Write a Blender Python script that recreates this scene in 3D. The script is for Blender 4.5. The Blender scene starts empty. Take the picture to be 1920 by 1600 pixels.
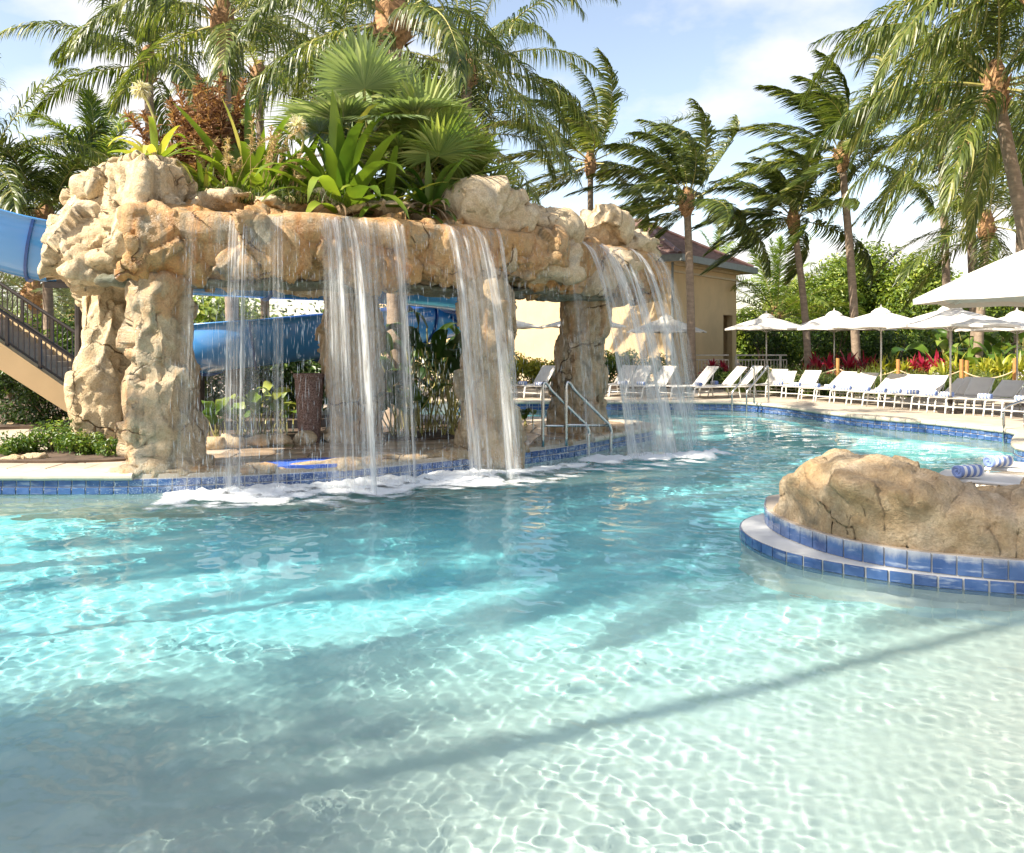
import bpy, bmesh, math, random
import numpy as np
from mathutils import Vector, Matrix
from mathutils.geometry import tessellate_polygon
sc = bpy.context.scene
col = sc.collection
PI = math.pi
rad = math.radians

# ---------------------------------------------------------------- camera, sky, sun
cam_d = bpy.data.cameras.new('camera')
cam = bpy.data.objects.new('camera', cam_d); col.objects.link(cam); sc.camera = cam
CH = 1.8; HY = 645.0; F = 1600.0
cam.location = (0, 0, CH); cam.rotation_euler = (PI / 2, 0, 0)
cam_d.sensor_width = 36; cam_d.lens = 36 * F / 1920; cam_d.shift_y = -(800 - HY) / 1920
cam_d.clip_start = .05; cam_d.clip_end = 3000

SUN_EL = rad(42.0)
SH = Vector((-.90, -.42)).normalized()
SUN = Vector((SH.x * math.cos(SUN_EL), SH.y * math.cos(SUN_EL), math.sin(SUN_EL)))
sl = bpy.data.lights.new('sun', 'SUN'); sl.energy = 4.3; sl.angle = rad(.5); sl.color = (1, .91, .76)
sl.cycles.is_caustics_light = True
so = bpy.data.objects.new('sun', sl); col.objects.link(so)
so.rotation_euler = SUN.to_track_quat('Z', 'Y').to_euler(); so.location = (-20, -10, 20)

w = bpy.data.worlds.new('World'); sc.world = w; w.use_nodes = True
nt = w.node_tree; N = nt.nodes; LK = nt.links
bg = N['Background']; bg.inputs[1].default_value = .122
sky = N.new('ShaderNodeTexSky'); sky.sky_type = 'NISHITA'; sky.sun_disc = False
sky.sun_elevation = SUN_EL; sky.sun_rotation = math.atan2(SH.x, SH.y) % (2 * PI)
sky.altitude = 0; sky.air_density = 1.0; sky.dust_density = .7; sky.ozone_density = 1.2
tc = N.new('ShaderNodeTexCoord')
sep = N.new('ShaderNodeSeparateXYZ'); LK.new(tc.outputs['Generated'], sep.inputs[0])
# cloud layer: project the direction on a plane overhead
mx = N.new('ShaderNodeMath'); mx.operation = 'MAXIMUM'; mx.inputs[1].default_value = 0.0
LK.new(sep.outputs['Z'], mx.inputs[0])
ad = N.new('ShaderNodeMath'); ad.operation = 'ADD'; ad.inputs[1].default_value = .28; LK.new(mx.outputs[0], ad.inputs[0])
dvx = N.new('ShaderNodeMath'); dvx.operation = 'DIVIDE'; LK.new(sep.outputs['X'], dvx.inputs[0]); LK.new(ad.outputs[0], dvx.inputs[1])
dvy = N.new('ShaderNodeMath'); dvy.operation = 'DIVIDE'; LK.new(sep.outputs['Y'], dvy.inputs[0]); LK.new(ad.outputs[0], dvy.inputs[1])
cmb = N.new('ShaderNodeCombineXYZ'); LK.new(dvx.outputs[0], cmb.inputs[0]); LK.new(dvy.outputs[0], cmb.inputs[1])
nz = N.new('ShaderNodeTexNoise'); nz.inputs['Scale'].default_value = 1.25; nz.inputs['Detail'].default_value = 7; nz.inputs['Roughness'].default_value = .52
mp = N.new('ShaderNodeMapping'); mp.inputs['Location'].default_value = (3.3, 1.7, 0); LK.new(cmb.outputs[0], mp.inputs[0]); LK.new(mp.outputs[0], nz.inputs['Vector'])
cr = N.new('ShaderNodeValToRGB'); cr.color_ramp.elements[0].position = .50; cr.color_ramp.elements[1].position = .62
LK.new(nz.outputs['Fac'], cr.inputs[0])
mixc = N.new('ShaderNodeMix'); mixc.data_type = 'RGBA'; mixc.inputs[7].default_value = (3.95, 3.75, 3.65, 1)
mfac = N.new('ShaderNodeMath'); mfac.operation = 'MULTIPLY_ADD'; mfac.inputs[1].default_value = .85; mfac.inputs[2].default_value = .05; LK.new(cr.outputs[0], mfac.inputs[0])
LK.new(mfac.outputs[0], mixc.inputs[0]); LK.new(sky.outputs[0], mixc.inputs[6])
hz_ = N.new('ShaderNodeMix'); hz_.data_type = 'RGBA'; hz_.blend_type = 'MULTIPLY'; hz_.inputs[0].default_value = 1; hz_.inputs[7].default_value = (1.0, .86, .76, 1)
LK.new(sky.outputs[0], hz_.inputs[6]); LK.new(hz_.outputs[2], mixc.inputs[6])
LK.new(mixc.outputs[2], bg.inputs[0])

vs = sc.view_settings
vs.view_transform = 'Standard'; vs.look = 'None'; vs.gamma = 1; vs.use_curve_mapping = False
vs.exposure = 1.48
cy = sc.cycles
cy.caustics_refractive = True; cy.caustics_reflective = False
cy.use_denoising = True; cy.max_bounces = 8; cy.transparent_max_bounces = 24; cy.transmission_bounces = 6
cy.diffuse_bounces = 3; cy.glossy_bounces = 3; cy.sample_clamp_indirect = 6

# ---------------------------------------------------------------- helpers
def G(px, py, z=.24):
    Y = F * (CH - z) / (py - HY)
    return np.array([(px - 960) / F * Y, Y, z])
def P(px, py, Y):
    return np.array([(px - 960) / F * Y, Y, CH + (HY - py) / F * Y])
def nrm(a):
    return a / np.maximum(np.linalg.norm(a, axis=-1, keepdims=True), 1e-9)
def raw(name, v, f, mats=None, smooth=False, tone=None, idx=None):
    m = bpy.data.meshes.new(name)
    v = np.asarray(v, dtype=np.float32).reshape(-1, 3)
    if isinstance(f, np.ndarray):
        nf, k = f.shape
        m.vertices.add(len(v)); m.vertices.foreach_set('co', v.ravel())
        m.loops.add(nf * k); m.loops.foreach_set('vertex_index', f.astype(np.int32).ravel())
        m.polygons.add(nf)
        m.polygons.foreach_set('loop_start', np.arange(0, nf * k, k, dtype=np.int32))
        m.polygons.foreach_set('loop_total', np.full(nf, k, dtype=np.int32))
        m.update(calc_edges=True)
    else:
        m.from_pydata(v.tolist(), [], f)
    for q in (mats if isinstance(mats, (list, tuple)) else [mats]):
        if q: m.materials.append(q)
    if idx is not None: m.polygons.foreach_set('material_index', np.asarray(idx, dtype=np.int32))
    m.polygons.foreach_set('use_smooth', np.full(len(m.polygons), bool(smooth)))
    if tone is not None:
        a = m.attributes.new('tone', 'FLOAT', 'POINT'); a.data.foreach_set('value', np.asarray(tone, dtype=np.float32).ravel())
    m.validate(); m.update()
    return m
def obj(name, me, parent=None, loc=None, rz=None):
    o = bpy.data.objects.new(name, me); col.objects.link(o)
    if parent is not None: o.parent = parent
    if loc is not None: o.location = loc
    if rz is not None: o.rotation_euler = (0, 0, rz)
    return o
def tag(o, label=None, cat=None, group=None, kind=None):
    if label: o['label'] = label
    if cat: o['category'] = cat
    if group: o['group'] = group
    if kind: o['kind'] = kind
    return o
def thing(name, label, cat, loc=(0, 0, 0), group=None, rz=0):
    o = obj(name, None, None, tuple(float(c) for c in loc), rz); o.empty_display_size = .2
    return tag(o, label, cat, group)
def part(name, root, v, f, mats, smooth=False, tone=None, idx=None, label=None, local=False):
    v = np.asarray(v, dtype=float).reshape(-1, 3)
    if not local:
        b = np.array(root.location) + (np.array(root.parent.location) if root.parent else 0)
        v = v - b
    o = obj(name, raw(name, v, f, mats, smooth, tone, idx), root)
    if label: o['label'] = label
    return o
def copy_tree(o, parent=None):
    c = o.copy(); col.objects.link(c); c.parent = parent
    for ch in o.children: copy_tree(ch, c)
    return c
class MB:
    def __init__(s): s.v = []; s.f = []; s.t = []; s.m = []
    def add(s, v, f, tone=.5, mi=0):
        n = len(s.v); v = [tuple(map(float, q)) for q in v]
        s.v += v; s.f += [tuple(int(i) + n for i in q) for q in f]; s.m += [mi] * len(f)
        s.t += list(tone) if hasattr(tone, '__len__') else [tone] * len(v)
        return s
    def box(s, c, sz, rz=0, tone=.5, mi=0, ry=0):
        x, y, z = [q / 2 for q in sz]
        M = Matrix.Translation(Vector(c)) @ Matrix.Rotation(rz, 4, 'Z') @ Matrix.Rotation(ry, 4, 'Y')
        v = [M @ Vector((a * x, b * y, d * z)) for a in (-1, 1) for b in (-1, 1) for d in (-1, 1)]
        return s.add(v, [(0, 1, 3, 2), (4, 6, 7, 5), (0, 4, 5, 1), (2, 3, 7, 6), (0, 2, 6, 4), (1, 5, 7, 3)], tone, mi)
    def tube(s, pts, r, n=8, tone=.5, mi=0, cap=True):
        pts = np.asarray(pts, float); K = len(pts)
        rr = np.asarray(r, float) * np.ones(K)
        t = nrm(np.gradient(pts, axis=0))
        ref = np.array([0, 0, 1.]) if abs(t[:, 2]).mean() < .8 else np.array([0, 1., 0])
        a = nrm(np.cross(t, ref)); b = np.cross(t, a)
        an = np.linspace(0, 2 * PI, n, endpoint=False)
        v = pts[:, None] + rr[:, None, None] * (a[:, None] * np.cos(an)[None, :, None] + b[:, None] * np.sin(an)[None, :, None])
        f = [(i * n + j, i * n + (j + 1) % n, (i + 1) * n + (j + 1) % n, (i + 1) * n + j) for i in range(K - 1) for j in range(n)]
        if cap: f += [tuple(range(n))[::-1], tuple((K - 1) * n + j for j in range(n))]
        return s.add(v.reshape(-1, 3), f, tone, mi)
    def lathe(s, prof, c=(0, 0, 0), n=16, tone=.5, mi=0):
        v = [(c[0] + r * math.cos(2 * PI * j / n), c[1] + r * math.sin(2 * PI * j / n), c[2] + z) for r, z in prof for j in range(n)]
        K = len(prof)
        f = [(i * n + j, i * n + (j + 1) % n, (i + 1) * n + (j + 1) % n, (i + 1) * n + j) for i in range(K - 1) for j in range(n)]
        f += [tuple(range(n))[::-1], tuple((K - 1) * n + j for j in range(n))]
        return s.add(v, f, tone, mi)
    def part(s, name, root, mats, smooth=False, local=False, label=None):
        return part(name, root, s.v, s.f, mats, smooth, s.t, s.m, label, local)
def catmull(pts, n=6, closed=False):
    pts = np.asarray(pts, float); out = []; K = len(pts)
    rng_ = range(K if closed else K - 1)
    for i in rng_:
        if closed: a, b, c, d = pts[(i - 1) % K], pts[i], pts[(i + 1) % K], pts[(i + 2) % K]
        else: a, b, c, d = pts[max(i - 1, 0)], pts[i], pts[i + 1], pts[min(i + 2, K - 1)]
        for k in range(n):
            t = k / n
            out.append(.5 * ((2 * b) + (c - a) * t + (2 * a - 5 * b + 4 * c - d) * t * t + (3 * b - a - 3 * c + d) * t ** 3))
    if not closed: out.append(pts[-1])
    return np.array(out)
def resample(p, step):
    p = np.asarray(p, float); d = np.r_[0, np.cumsum(np.linalg.norm(np.diff(p, axis=0), axis=1))]
    n = max(1, int(round(d[-1] / step))); s = np.linspace(0, d[-1], n + 1)
    return np.stack([np.interp(s, d, p[:, k]) for k in range(p.shape[1])], 1)
def prism(poly, z0, z1):
    poly = [tuple(p[:2]) for p in poly]; n = len(poly)
    v = [(x, y, z1) for x, y in poly] + [(x, y, z0) for x, y in poly]
    tri = tessellate_polygon([[Vector((x, y, 0)) for x, y in poly]])
    f = []
    for a, b, c in tri:
        ax, ay = poly[a]; bx, by = poly[b]; cx_, cy_ = poly[c]
        if (bx - ax) * (cy_ - ay) - (by - ay) * (cx_ - ax) < 0: a, b, c = a, c, b
        f.append((a, b, c))
    area = sum(poly[i][0] * poly[(i + 1) % n][1] - poly[(i + 1) % n][0] * poly[i][1] for i in range(n))
    for i in range(n):
        j = (i + 1) % n
        f.append((i, n + i, n + j, j) if area > 0 else (i, j, n + j, n + i))
    return v, f
# strips: P (N,K,3) centre lines, S (N,K,3) side vectors, W (N,K) half widths; fold lifts edges along Nn
def strips(Pc, S, W, fold=0., seed=0, tone=None):
    n, K, _ = Pc.shape
    if fold:
        T = nrm(np.gradient(Pc, axis=1)); Nn = np.cross(S, T)
        L = Pc - S * W[..., None] + Nn * (W * fold)[..., None]; R = Pc + S * W[..., None] + Nn * (W * fold)[..., None]
        V = np.stack([L, Pc, R], 2).reshape(-1, 3); m = 3
    else:
        V = np.stack([Pc - S * W[..., None], Pc + S * W[..., None]], 2).reshape(-1, 3); m = 2
    base = (np.arange(n) * K * m)[:, None, None] + (np.arange(K - 1) * m)[None, :, None] + np.arange(m - 1)[None, None, :]
    b = base.reshape(-1)
    f = np.stack([b, b + 1, b + m + 1, b + m], 1)
    if tone is None: tone = np.random.default_rng(seed).random(n)
    return V, f, np.repeat(tone, K * m)
def merge(items):
    V = []; Fq = []; T = []; n = 0
    for v, f, t in items:
        V.append(v); Fq.append(f + n); T.append(t); n += len(v)
    return np.concatenate(V), np.concatenate(Fq), np.concatenate(T)

# numpy noise
_r = np.random.default_rng(7)
_perm = np.concatenate([_r.permutation(256)] * 3)
_g3 = nrm(_r.normal(size=(256, 3)))
def perlin(p):
    i = np.floor(p).astype(int); f = p - i; u = f * f * f * (f * (f * 6 - 15) + 10); i &= 255
    res = 0
    for dx in (0, 1):
        for dy in (0, 1):
            for dz in (0, 1):
                h = _perm[_perm[_perm[(i[:, 0] + dx) & 255] + ((i[:, 1] + dy) & 255)] + ((i[:, 2] + dz) & 255)] & 255
                g = _g3[h]; d = (g * (f - np.array([dx, dy, dz]))).sum(1)
                wx = u[:, 0] if dx else 1 - u[:, 0]; wy = u[:, 1] if dy else 1 - u[:, 1]; wz = u[:, 2] if dz else 1 - u[:, 2]
                res = res + d * wx * wy * wz
    return res
def fbm(p, o=4):
    a = 1.; r = 0
    for k in range(o): r = r + a * perlin(p * 2 ** k + 17.3 * k); a *= .5
    return r
_wj = _r.random((256, 3)); _wg = nrm(_r.normal(size=(256, 3)))
def worley(p):
    """F1, F2 and a tilted-facet value of the nearest cell"""
    i0 = np.floor(p).astype(int); n = len(p)
    F1 = np.full(n, 9.); F2 = np.full(n, 9.); val = np.zeros(n)
    for dx in (-1, 0, 1):
        for dy in (-1, 0, 1):
            for dz in (-1, 0, 1):
                c = i0 + np.array([dx, dy, dz]); q = c & 255
                h = _perm[_perm[_perm[q[:, 0]] + q[:, 1]] + q[:, 2]] & 255
                d = p - (c + _wj[h]); dist = np.linalg.norm(d, axis=1)
                near = dist < F1
                F2 = np.where(near, F1, np.minimum(F2, dist))
                val = np.where(near, (d * _wg[h]).sum(1) + (h / 255. - .5) * .6, val)
                F1 = np.where(near, dist, F1)
    return F1, F2, val

# ---------------------------------------------------------------- materials
def newmat(name):
    m = bpy.data.materials.new(name); m.use_nodes = True
    return m, m.node_tree, m.node_tree.nodes['Principled BSDF']
def nd(t, typ, **kw):
    n = t.nodes.new(typ)
    for k, v in kw.items():
        if k in n.inputs: n.inputs[k].default_value = v
        else: setattr(n, k, v)
    return n
def mixrgb(t, fac, a, b, mode='MIX'):
    n = t.nodes.new('ShaderNodeMix'); n.data_type = 'RGBA'; n.blend_type = mode
    for s, i in ((fac, 0), (a, 6), (b, 7)):
        if isinstance(s, (int, float)): n.inputs[i].default_value = s
        elif isinstance(s, tuple): n.inputs[i].default_value = s if len(s) == 4 else s + (1,)
        else: t.links.new(s, n.inputs[i])
    return n.outputs[2]
def ramp(t, src, p0, p1, c0=0., c1=1.):
    n = t.nodes.new('ShaderNodeMapRange'); n.inputs[1].default_value = p0; n.inputs[2].default_value = p1
    n.inputs[3].default_value = c0; n.inputs[4].default_value = c1; n.interpolation_type = 'SMOOTHSTEP'
    t.links.new(src, n.inputs[0]); return n.outputs[0]
def coords(t, scale=(1, 1, 1), world=True):
    m = nd(t, 'ShaderNodeMapping'); m.inputs['Scale'].default_value = scale
    if world: g = nd(t, 'ShaderNodeNewGeometry'); t.links.new(g.outputs['Position'], m.inputs[0])
    else: g = nd(t, 'ShaderNodeTexCoord'); t.links.new(g.outputs['Object'], m.inputs[0])
    return m.outputs[0]
def noise(t, vec, scale, detail=4, rough=.5, dist=0.):
    n = nd(t, 'ShaderNodeTexNoise', Scale=scale, Detail=detail, Roughness=rough, Distortion=dist)
    t.links.new(vec, n.inputs['Vector']); return n.outputs['Fac']
def bump(t, bs, h, strength=.4, dist=.02):
    b = nd(t, 'ShaderNodeBump', Strength=strength, Distance=dist); t.links.new(h, b.inputs['Height']); t.links.new(b.outputs[0], bs.inputs['Normal'])
def plain(name, c, rough=.5, metal=0., var=.12, scale=6, bmp=0., spec=.5, coat=0.):
    m, t, b = newmat(name)
    v = coords(t, world=False); n = noise(t, v, scale, 5, .6)
    c2 = tuple(x * (1 - var) for x in c); c1 = tuple(min(1, x * (1 + var)) for x in c)
    t.links.new(mixrgb(t, ramp(t, n, .3, .7), c2, c1), b.inputs['Base Color'])
    b.inputs['Roughness'].default_value = rough; b.inputs['Metallic'].default_value = metal
    b.inputs['Specular IOR Level'].default_value = spec; b.inputs['Coat Weight'].default_value = coat
    if bmp: bump(t, b, noise(t, v, scale * 12, 4), bmp, .004)
    return m
def leafmat(name, c0, c1, c2=None, trans=.35, rough=.42, spec=.5):
    """tone attribute 0..1 runs c0 -> c1 (-> c2)"""
    m, t, b = newmat(name)
    a = nd(t, 'ShaderNodeAttribute', attribute_name='tone')
    v = coords(t); n = noise(t, v, 1.3, 3)
    s = nd(t, 'ShaderNodeMath', operation='ADD'); t.links.new(a.outputs['Fac'], s.inputs[0])
    q = ramp(t, n, .3, .7, -.18, .18); t.links.new(q, s.inputs[1])
    cr = nd(t, 'ShaderNodeValToRGB'); e = cr.color_ramp.elements
    e[0].position = 0; e[0].color = c0 + (1,); e[1].position = .75 if c2 else 1; e[1].color = c1 + (1,)
    if c2: x = e.new(1.); x.color = c2 + (1,)
    t.links.new(s.outputs[0], cr.inputs[0])
    t.links.new(cr.outputs[0], b.inputs['Base Color'])
    b.inputs['Roughness'].default_value = rough; b.inputs['Specular IOR Level'].default_value = spec
    tr = nd(t, 'ShaderNodeBsdfTranslucent')
    bright = mixrgb(t, 1., cr.outputs[0], (1.3, 1.3, .6), 'MULTIPLY'); t.links.new(bright, tr.inputs[0])
    mx = nd(t, 'ShaderNodeMixShader'); mx.inputs[0].default_value = trans
    t.links.new(b.outputs[0], mx.inputs[1]); t.links.new(tr.outputs[0], mx.inputs[2])
    t.links.new(mx.outputs[0], t.nodes['Material Output'].inputs[0])
    return m
def rockmat(name, light, tan, rust, grey, rustamt=.5, wet=False, crack=True):
    m, t, b = newmat(name)
    v = coords(t)
    n1 = noise(t, v, .8, 6, .6, 1.2); n2 = noise(t, v, 2.6, 8, .62, .8); n3 = noise(t, v, 9., 8, .68); n4 = noise(t, v, 45., 6, .7)
    c = mixrgb(t, ramp(t, n2, .35, .65), tan, light)
    c = mixrgb(t, ramp(t, n1, 1 - rustamt - .2, 1 - rustamt + .3), c, rust)
    sh = nd(t, 'ShaderNodeMapping'); sh.inputs['Location'].default_value = (9.1, 4.2, 2.2); t.links.new(v, sh.inputs[0])
    n5 = noise(t, sh.outputs[0], 1.5, 7, .6, 1.)
    c = mixrgb(t, ramp(t, n5, .55, .70, 0, .8), c, grey)
    c = mixrgb(t, ramp(t, n3, .3, .66, .6, 0), c, mixrgb(t, 1., c, (.66, .55, .44), 'MULTIPLY'))
    c = mixrgb(t, ramp(t, n4, .35, .65, .3, 0), c, (.12, .09, .06))
    if wet:
        sv = coords(t, (3.2, 3.2, .32)); s1 = noise(t, sv, 1.6, 6, .6, .4); sv2 = nd(t, 'ShaderNodeMapping'); sv2.inputs['Location'].default_value = (5, 3, 8); t.links.new(sv, sv2.inputs[0]); s2_ = noise(t, sv2.outputs[0], 2.2, 5, .6, .3)
        c = mixrgb(t, ramp(t, s1, .50, .66, 0, .6), c, mixrgb(t, 1., c, (.95, .62, .34), 'MULTIPLY'))
        c = mixrgb(t, ramp(t, s2_, .52, .68, 0, .6), c, (.20, .19, .14))
    h = nd(t, 'ShaderNodeMath', operation='MULTIPLY_ADD'); t.links.new(n3, h.inputs[0]); h.inputs[1].default_value = 1.; t.links.new(n4, h.inputs[2])
    hh = h.outputs[0]
    if crack:
        wn = nd(t, 'ShaderNodeTexNoise', Scale=2.2, Detail=4); t.links.new(v, wn.inputs['Vector'])
        wv = mixrgb(t, .3, v, wn.outputs['Color'])
        vo = nd(t, 'ShaderNodeTexVoronoi', feature='DISTANCE_TO_EDGE', Scale=1.5); t.links.new(wv, vo.inputs['Vector'])
        ck = ramp(t, vo.outputs['Distance'], 0., .018, 1., 0.)
        gate = ramp(t, noise(t, v, 1.1, 3), .45, .6)
        g2 = nd(t, 'ShaderNodeMath', operation='MULTIPLY'); t.links.new(ck, g2.inputs[0]); t.links.new(gate, g2.inputs[1])
        c = mixrgb(t, g2.outputs[0], c, mixrgb(t, 1., c, (.35, .28, .22), 'MULTIPLY'))
        s2 = nd(t, 'ShaderNodeMath', operation='MULTIPLY_ADD'); t.links.new(g2.outputs[0], s2.inputs[0]); s2.inputs[1].default_value = -1.5; t.links.new(hh, s2.inputs[2]); hh = s2.outputs[0]
    t.links.new(c, b.inputs['Base Color'])
    t.links.new(ramp(t, n2, .3, .7, .25 if wet else .75, .6 if wet else .95), b.inputs['Roughness'])
    b.inputs['Specular IOR Level'].default_value = .45 if wet else .25
    ww = mixrgb(t, .12, v, nd(t, 'ShaderNodeTexNoise', Scale=5., Detail=5).outputs['Color'])
    v6 = nd(t, 'ShaderNodeTexVoronoi', feature='F1', Scale=7.); t.links.new(ww, v6.inputs['Vector'])
    s6 = nd(t, 'ShaderNodeMath', operation='MULTIPLY_ADD'); t.links.new(v6.outputs['Distance'], s6.inputs[0]); s6.inputs[1].default_value = -.9; t.links.new(hh, s6.inputs[2]); hh = s6.outputs[0]
    bump(t, b, hh, .9, .045)
    return m

M = {}
M['rock'] = rockmat('rock_sand', (.88, .75, .53), (.80, .63, .40), (.72, .50, .26), (.60, .54, .44), .34)
M['rock_wet'] = rockmat('rock_wet', (.76, .55, .31), (.62, .41, .20), (.70, .38, .12), (.38, .38, .30), .55, True)
M['rock_pil'] = rockmat('rock_pillar', (.78, .65, .46), (.62, .48, .30), (.66, .42, .19), (.44, .43, .35), .42, True)
M['rock_isl'] = rockmat('rock_island', (.72, .59, .43), (.44, .34, .22), (.58, .39, .18), (.22, .205, .16), .45, False, False)
M['coping'] = plain('coping_stone', (.54, .48, .38), .7, var=.12, scale=3, bmp=.3)
M['paver'] = plain('paver_stone', (.45, .38, .30), .75, var=.16, scale=2.5, bmp=.3)
M['flag'] = plain('flagstone', (.34, .25, .17), .35, var=.35, scale=1.6, bmp=.4)
M['grout'] = plain('grout', (.55, .53, .50), .8)
M['plaster_white'] = plain('ledge_plaster', (.66, .66, .63), .6, var=.08, scale=4, bmp=.2)
M['stucco'] = plain('stucco', (.68, .50, .28), .85, var=.06, scale=1.2, bmp=.5)
M['trim'] = plain('stucco_trim', (.64, .53, .37), .8, var=.05)
M['white_metal'] = plain('white_metal', (.70, .68, .63), .35, var=.04)
M['sling'] = plain('sling_fabric', (.62, .585, .53), .8, var=.05, scale=4, bmp=.2)
M['canvas'] = plain('canvas', (.66, .625, .57), .85, var=.05, scale=1.5)
M['steel'] = plain('brushed_steel', (.55, .55, .54), .22, 1., var=.1, scale=8)
M['dark_metal'] = plain('dark_metal', (.055, .045, .04), .45, .3)
M['gutter'] = plain('gutter_grey', (.13, .15, .15), .45)
M['fence_paint'] = plain('fence_paint', (.55, .50, .43), .5)
M['bamboo'] = plain('bamboo_post', (.42, .20, .06), .6, var=.3, scale=5)
M['rope'] = plain('rope', (.55, .44, .28), .9)
M['soil'] = plain('soil', (.09, .06, .04), .95, var=.4, scale=4, bmp=.5)
M['dead'] = plain('fibre', (.30, .17, .08), .9, var=.5, scale=14, bmp=.6)
M['water_rim'] = plain('splash_pad', (.05, .13, .55), .5)
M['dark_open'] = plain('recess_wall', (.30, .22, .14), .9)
M['pole_grey'] = plain('pole_metal', (.50, .48, .44), .4, .4)
# slide fibreglass
m, t, b = newmat('slide_fibreglass'); n = noise(t, coords(t), .8, 4)
t.links.new(mixrgb(t, n, (.05, .25, .64), (.10, .35, .78)), b.inputs['Base Color']); b.inputs['Roughness'].default_value = .22; b.inputs['Coat Weight'].default_value = .6
M['slide'] = m
M['slide_pale'] = plain('slide_flange', (.02, .08, .30), .3)
# blue tile, colour varies per tile
m, t, b = newmat('blue_tile')
oi = nd(t, 'ShaderNodeObjectInfo'); v = coords(t); n = noise(t, v, 7, 5, .6)
c = mixrgb(t, oi.outputs['Random'], (.020, .055, .18), (.045, .105, .27))
c = mixrgb(t, ramp(t, n, .35, .75, 0, .4), c, (.14, .23, .45))
lime = ramp(t, noise(t, coords(t, (1.4, 1.4, 9)), 2.4, 5, .65), .52, .72, 0, .55)
c = mixrgb(t, lime, c, (.55, .60, .66))
t.links.new(c, b.inputs['Base Color']); b.inputs['Roughness'].default_value = .14; b.inputs['Coat Weight'].default_value = .3
M['tile'] = m
m2_ = m.copy(); m2_.name = 'blue_tile_limed'; t = m2_.node_tree; b = t.nodes['Principled BSDF']; old = b.inputs['Base Color'].links[0].from_socket
g_ = coords(t); sz_ = nd(t, 'ShaderNodeSeparateXYZ'); t.links.new(g_, sz_.inputs[0]); nn = noise(t, coords(t, (1, 1, .5)), 5, 6, .65)
ad_ = nd(t, 'ShaderNodeMath', operation='MULTIPLY_ADD'); t.links.new(nn, ad_.inputs[0]); ad_.inputs[1].default_value = .22; t.links.new(sz_.outputs['Z'], ad_.inputs[2])
t.links.new(mixrgb(t, ramp(t, ad_.outputs[0], .28, .36, 0, .75), old, (.50, .50, .50)), b.inputs['Base Color']); M['tile_lime'] = m2_
# planter: rough dark brown
m, t, b = newmat('planter_stone'); v = coords(t, world=False); n = noise(t, v, 60, 3, .7)
t.links.new(mixrgb(t, ramp(t, n, .4, .62), (.10, .06, .05), (.30, .20, .17)), b.inputs['Base Color']); b.inputs['Roughness'].default_value = .8; bump(t, b, n, .6, .01)
M['planter'] = m
# roof tiles
M['roof'] = plain('roof_tile', (.16, .095, .085), .7, var=.3, scale=1.5, bmp=.4)
# towel stripes: along local Y of the roll
m, t, b = newmat('striped_towel'); tcn = nd(t, 'ShaderNodeTexCoord'); sp = nd(t, 'ShaderNodeSeparateXYZ'); t.links.new(tcn.outputs['Object'], sp.inputs[0])
wv = nd(t, 'ShaderNodeMath', operation='MULTIPLY'); wv.inputs[1].default_value = 2 * PI / .072; t.links.new(sp.outputs['Y'], wv.inputs[0])
sn = nd(t, 'ShaderNodeMath', operation='SINE'); t.links.new(wv.outputs[0], sn.inputs[0])
t.links.new(mixrgb(t, ramp(t, sn.outputs[0], -.25, .05), (.80, .79, .77), (.20, .28, .55)), b.inputs['Base Color']); b.inputs['Roughness'].default_value = .95
bump(t, b, noise(t, tcn.outputs['Object'], 220, 2), .6, .003)
M['towel'] = m
# trunk: tone = ring darkness
m, t, b = newmat('palm_trunk'); a = nd(t, 'ShaderNodeAttribute', attribute_name='tone'); n = noise(t, coords(t, (1, 1, 2.5)), 7, 6, .65)
c = mixrgb(t, a.outputs['Fac'], (.15, .105, .075), (.44, .34, .25)); c = mixrgb(t, ramp(t, n, .35, .7, .5, 0), c, (.13, .09, .06))
t.links.new(c, b.inputs['Base Color']); b.inputs['Roughness'].default_value = .85; bump(t, b, n, .6, .02)
M['trunk'] = m
M['bark'] = plain('bark', (.17, .12, .08), .9, var=.3, scale=8, bmp=.6)
M['frond'] = leafmat('palm_frond', (.028, .055, .012), (.16, .20, .036), (.46, .43, .17), .42, .38, .6)
M['frond_bright'] = leafmat('palm_frond_young', (.06, .13, .02), (.24, .32, .045), (.50, .48, .12), .38, .4, .5)  # brighter green leaf colour for the young and low palms
M['rachis'] = plain('frond_stem', (.30, .27, .08), .5, var=.25)
M['fan'] = leafmat('fan_leaf', (.08, .15, .03), (.28, .35, .08), (.48, .50, .18), .35, .4)
M['fan_silver'] = leafmat('fan_leaf_silver', (.13, .20, .09), (.30, .38, .18), (.50, .55, .36), .25, .4)
M['lily'] = leafmat('lily_leaf', (.045, .11, .015), (.23, .32, .04), (.52, .48, .11), .40, .33)
M['dark_leaf'] = leafmat('broad_leaf', (.02, .05, .012), (.08, .15, .025), (.22, .29, .06), .3, .35)
M['mid_leaf'] = leafmat('shrub_leaf', (.035, .085, .014), (.14, .23, .03), (.34, .38, .07), .32, .4)
M['tree_leaf'] = leafmat('tree_leaf', (.05, .10, .012), (.23, .31, .03), (.44, .47, .08), .32, .42)
M['silver_leaf'] = leafmat('date_frond', (.10, .13, .08), (.26, .31, .19), (.42, .45, .30), .3, .5)
M['red_leaf'] = leafmat('red_leaf', (.10, .008, .02), (.42, .02, .07), (.60, .07, .14), .35, .4)
M['yellow_leaf'] = leafmat('yellow_leaf', (.12, .18, .02), (.42, .42, .05), (.65, .58, .10), .4, .4)
M['grass'] = leafmat('grass_blade', (.03, .06, .012), (.12, .18, .035), (.28, .30, .09), .3, .5)
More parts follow.
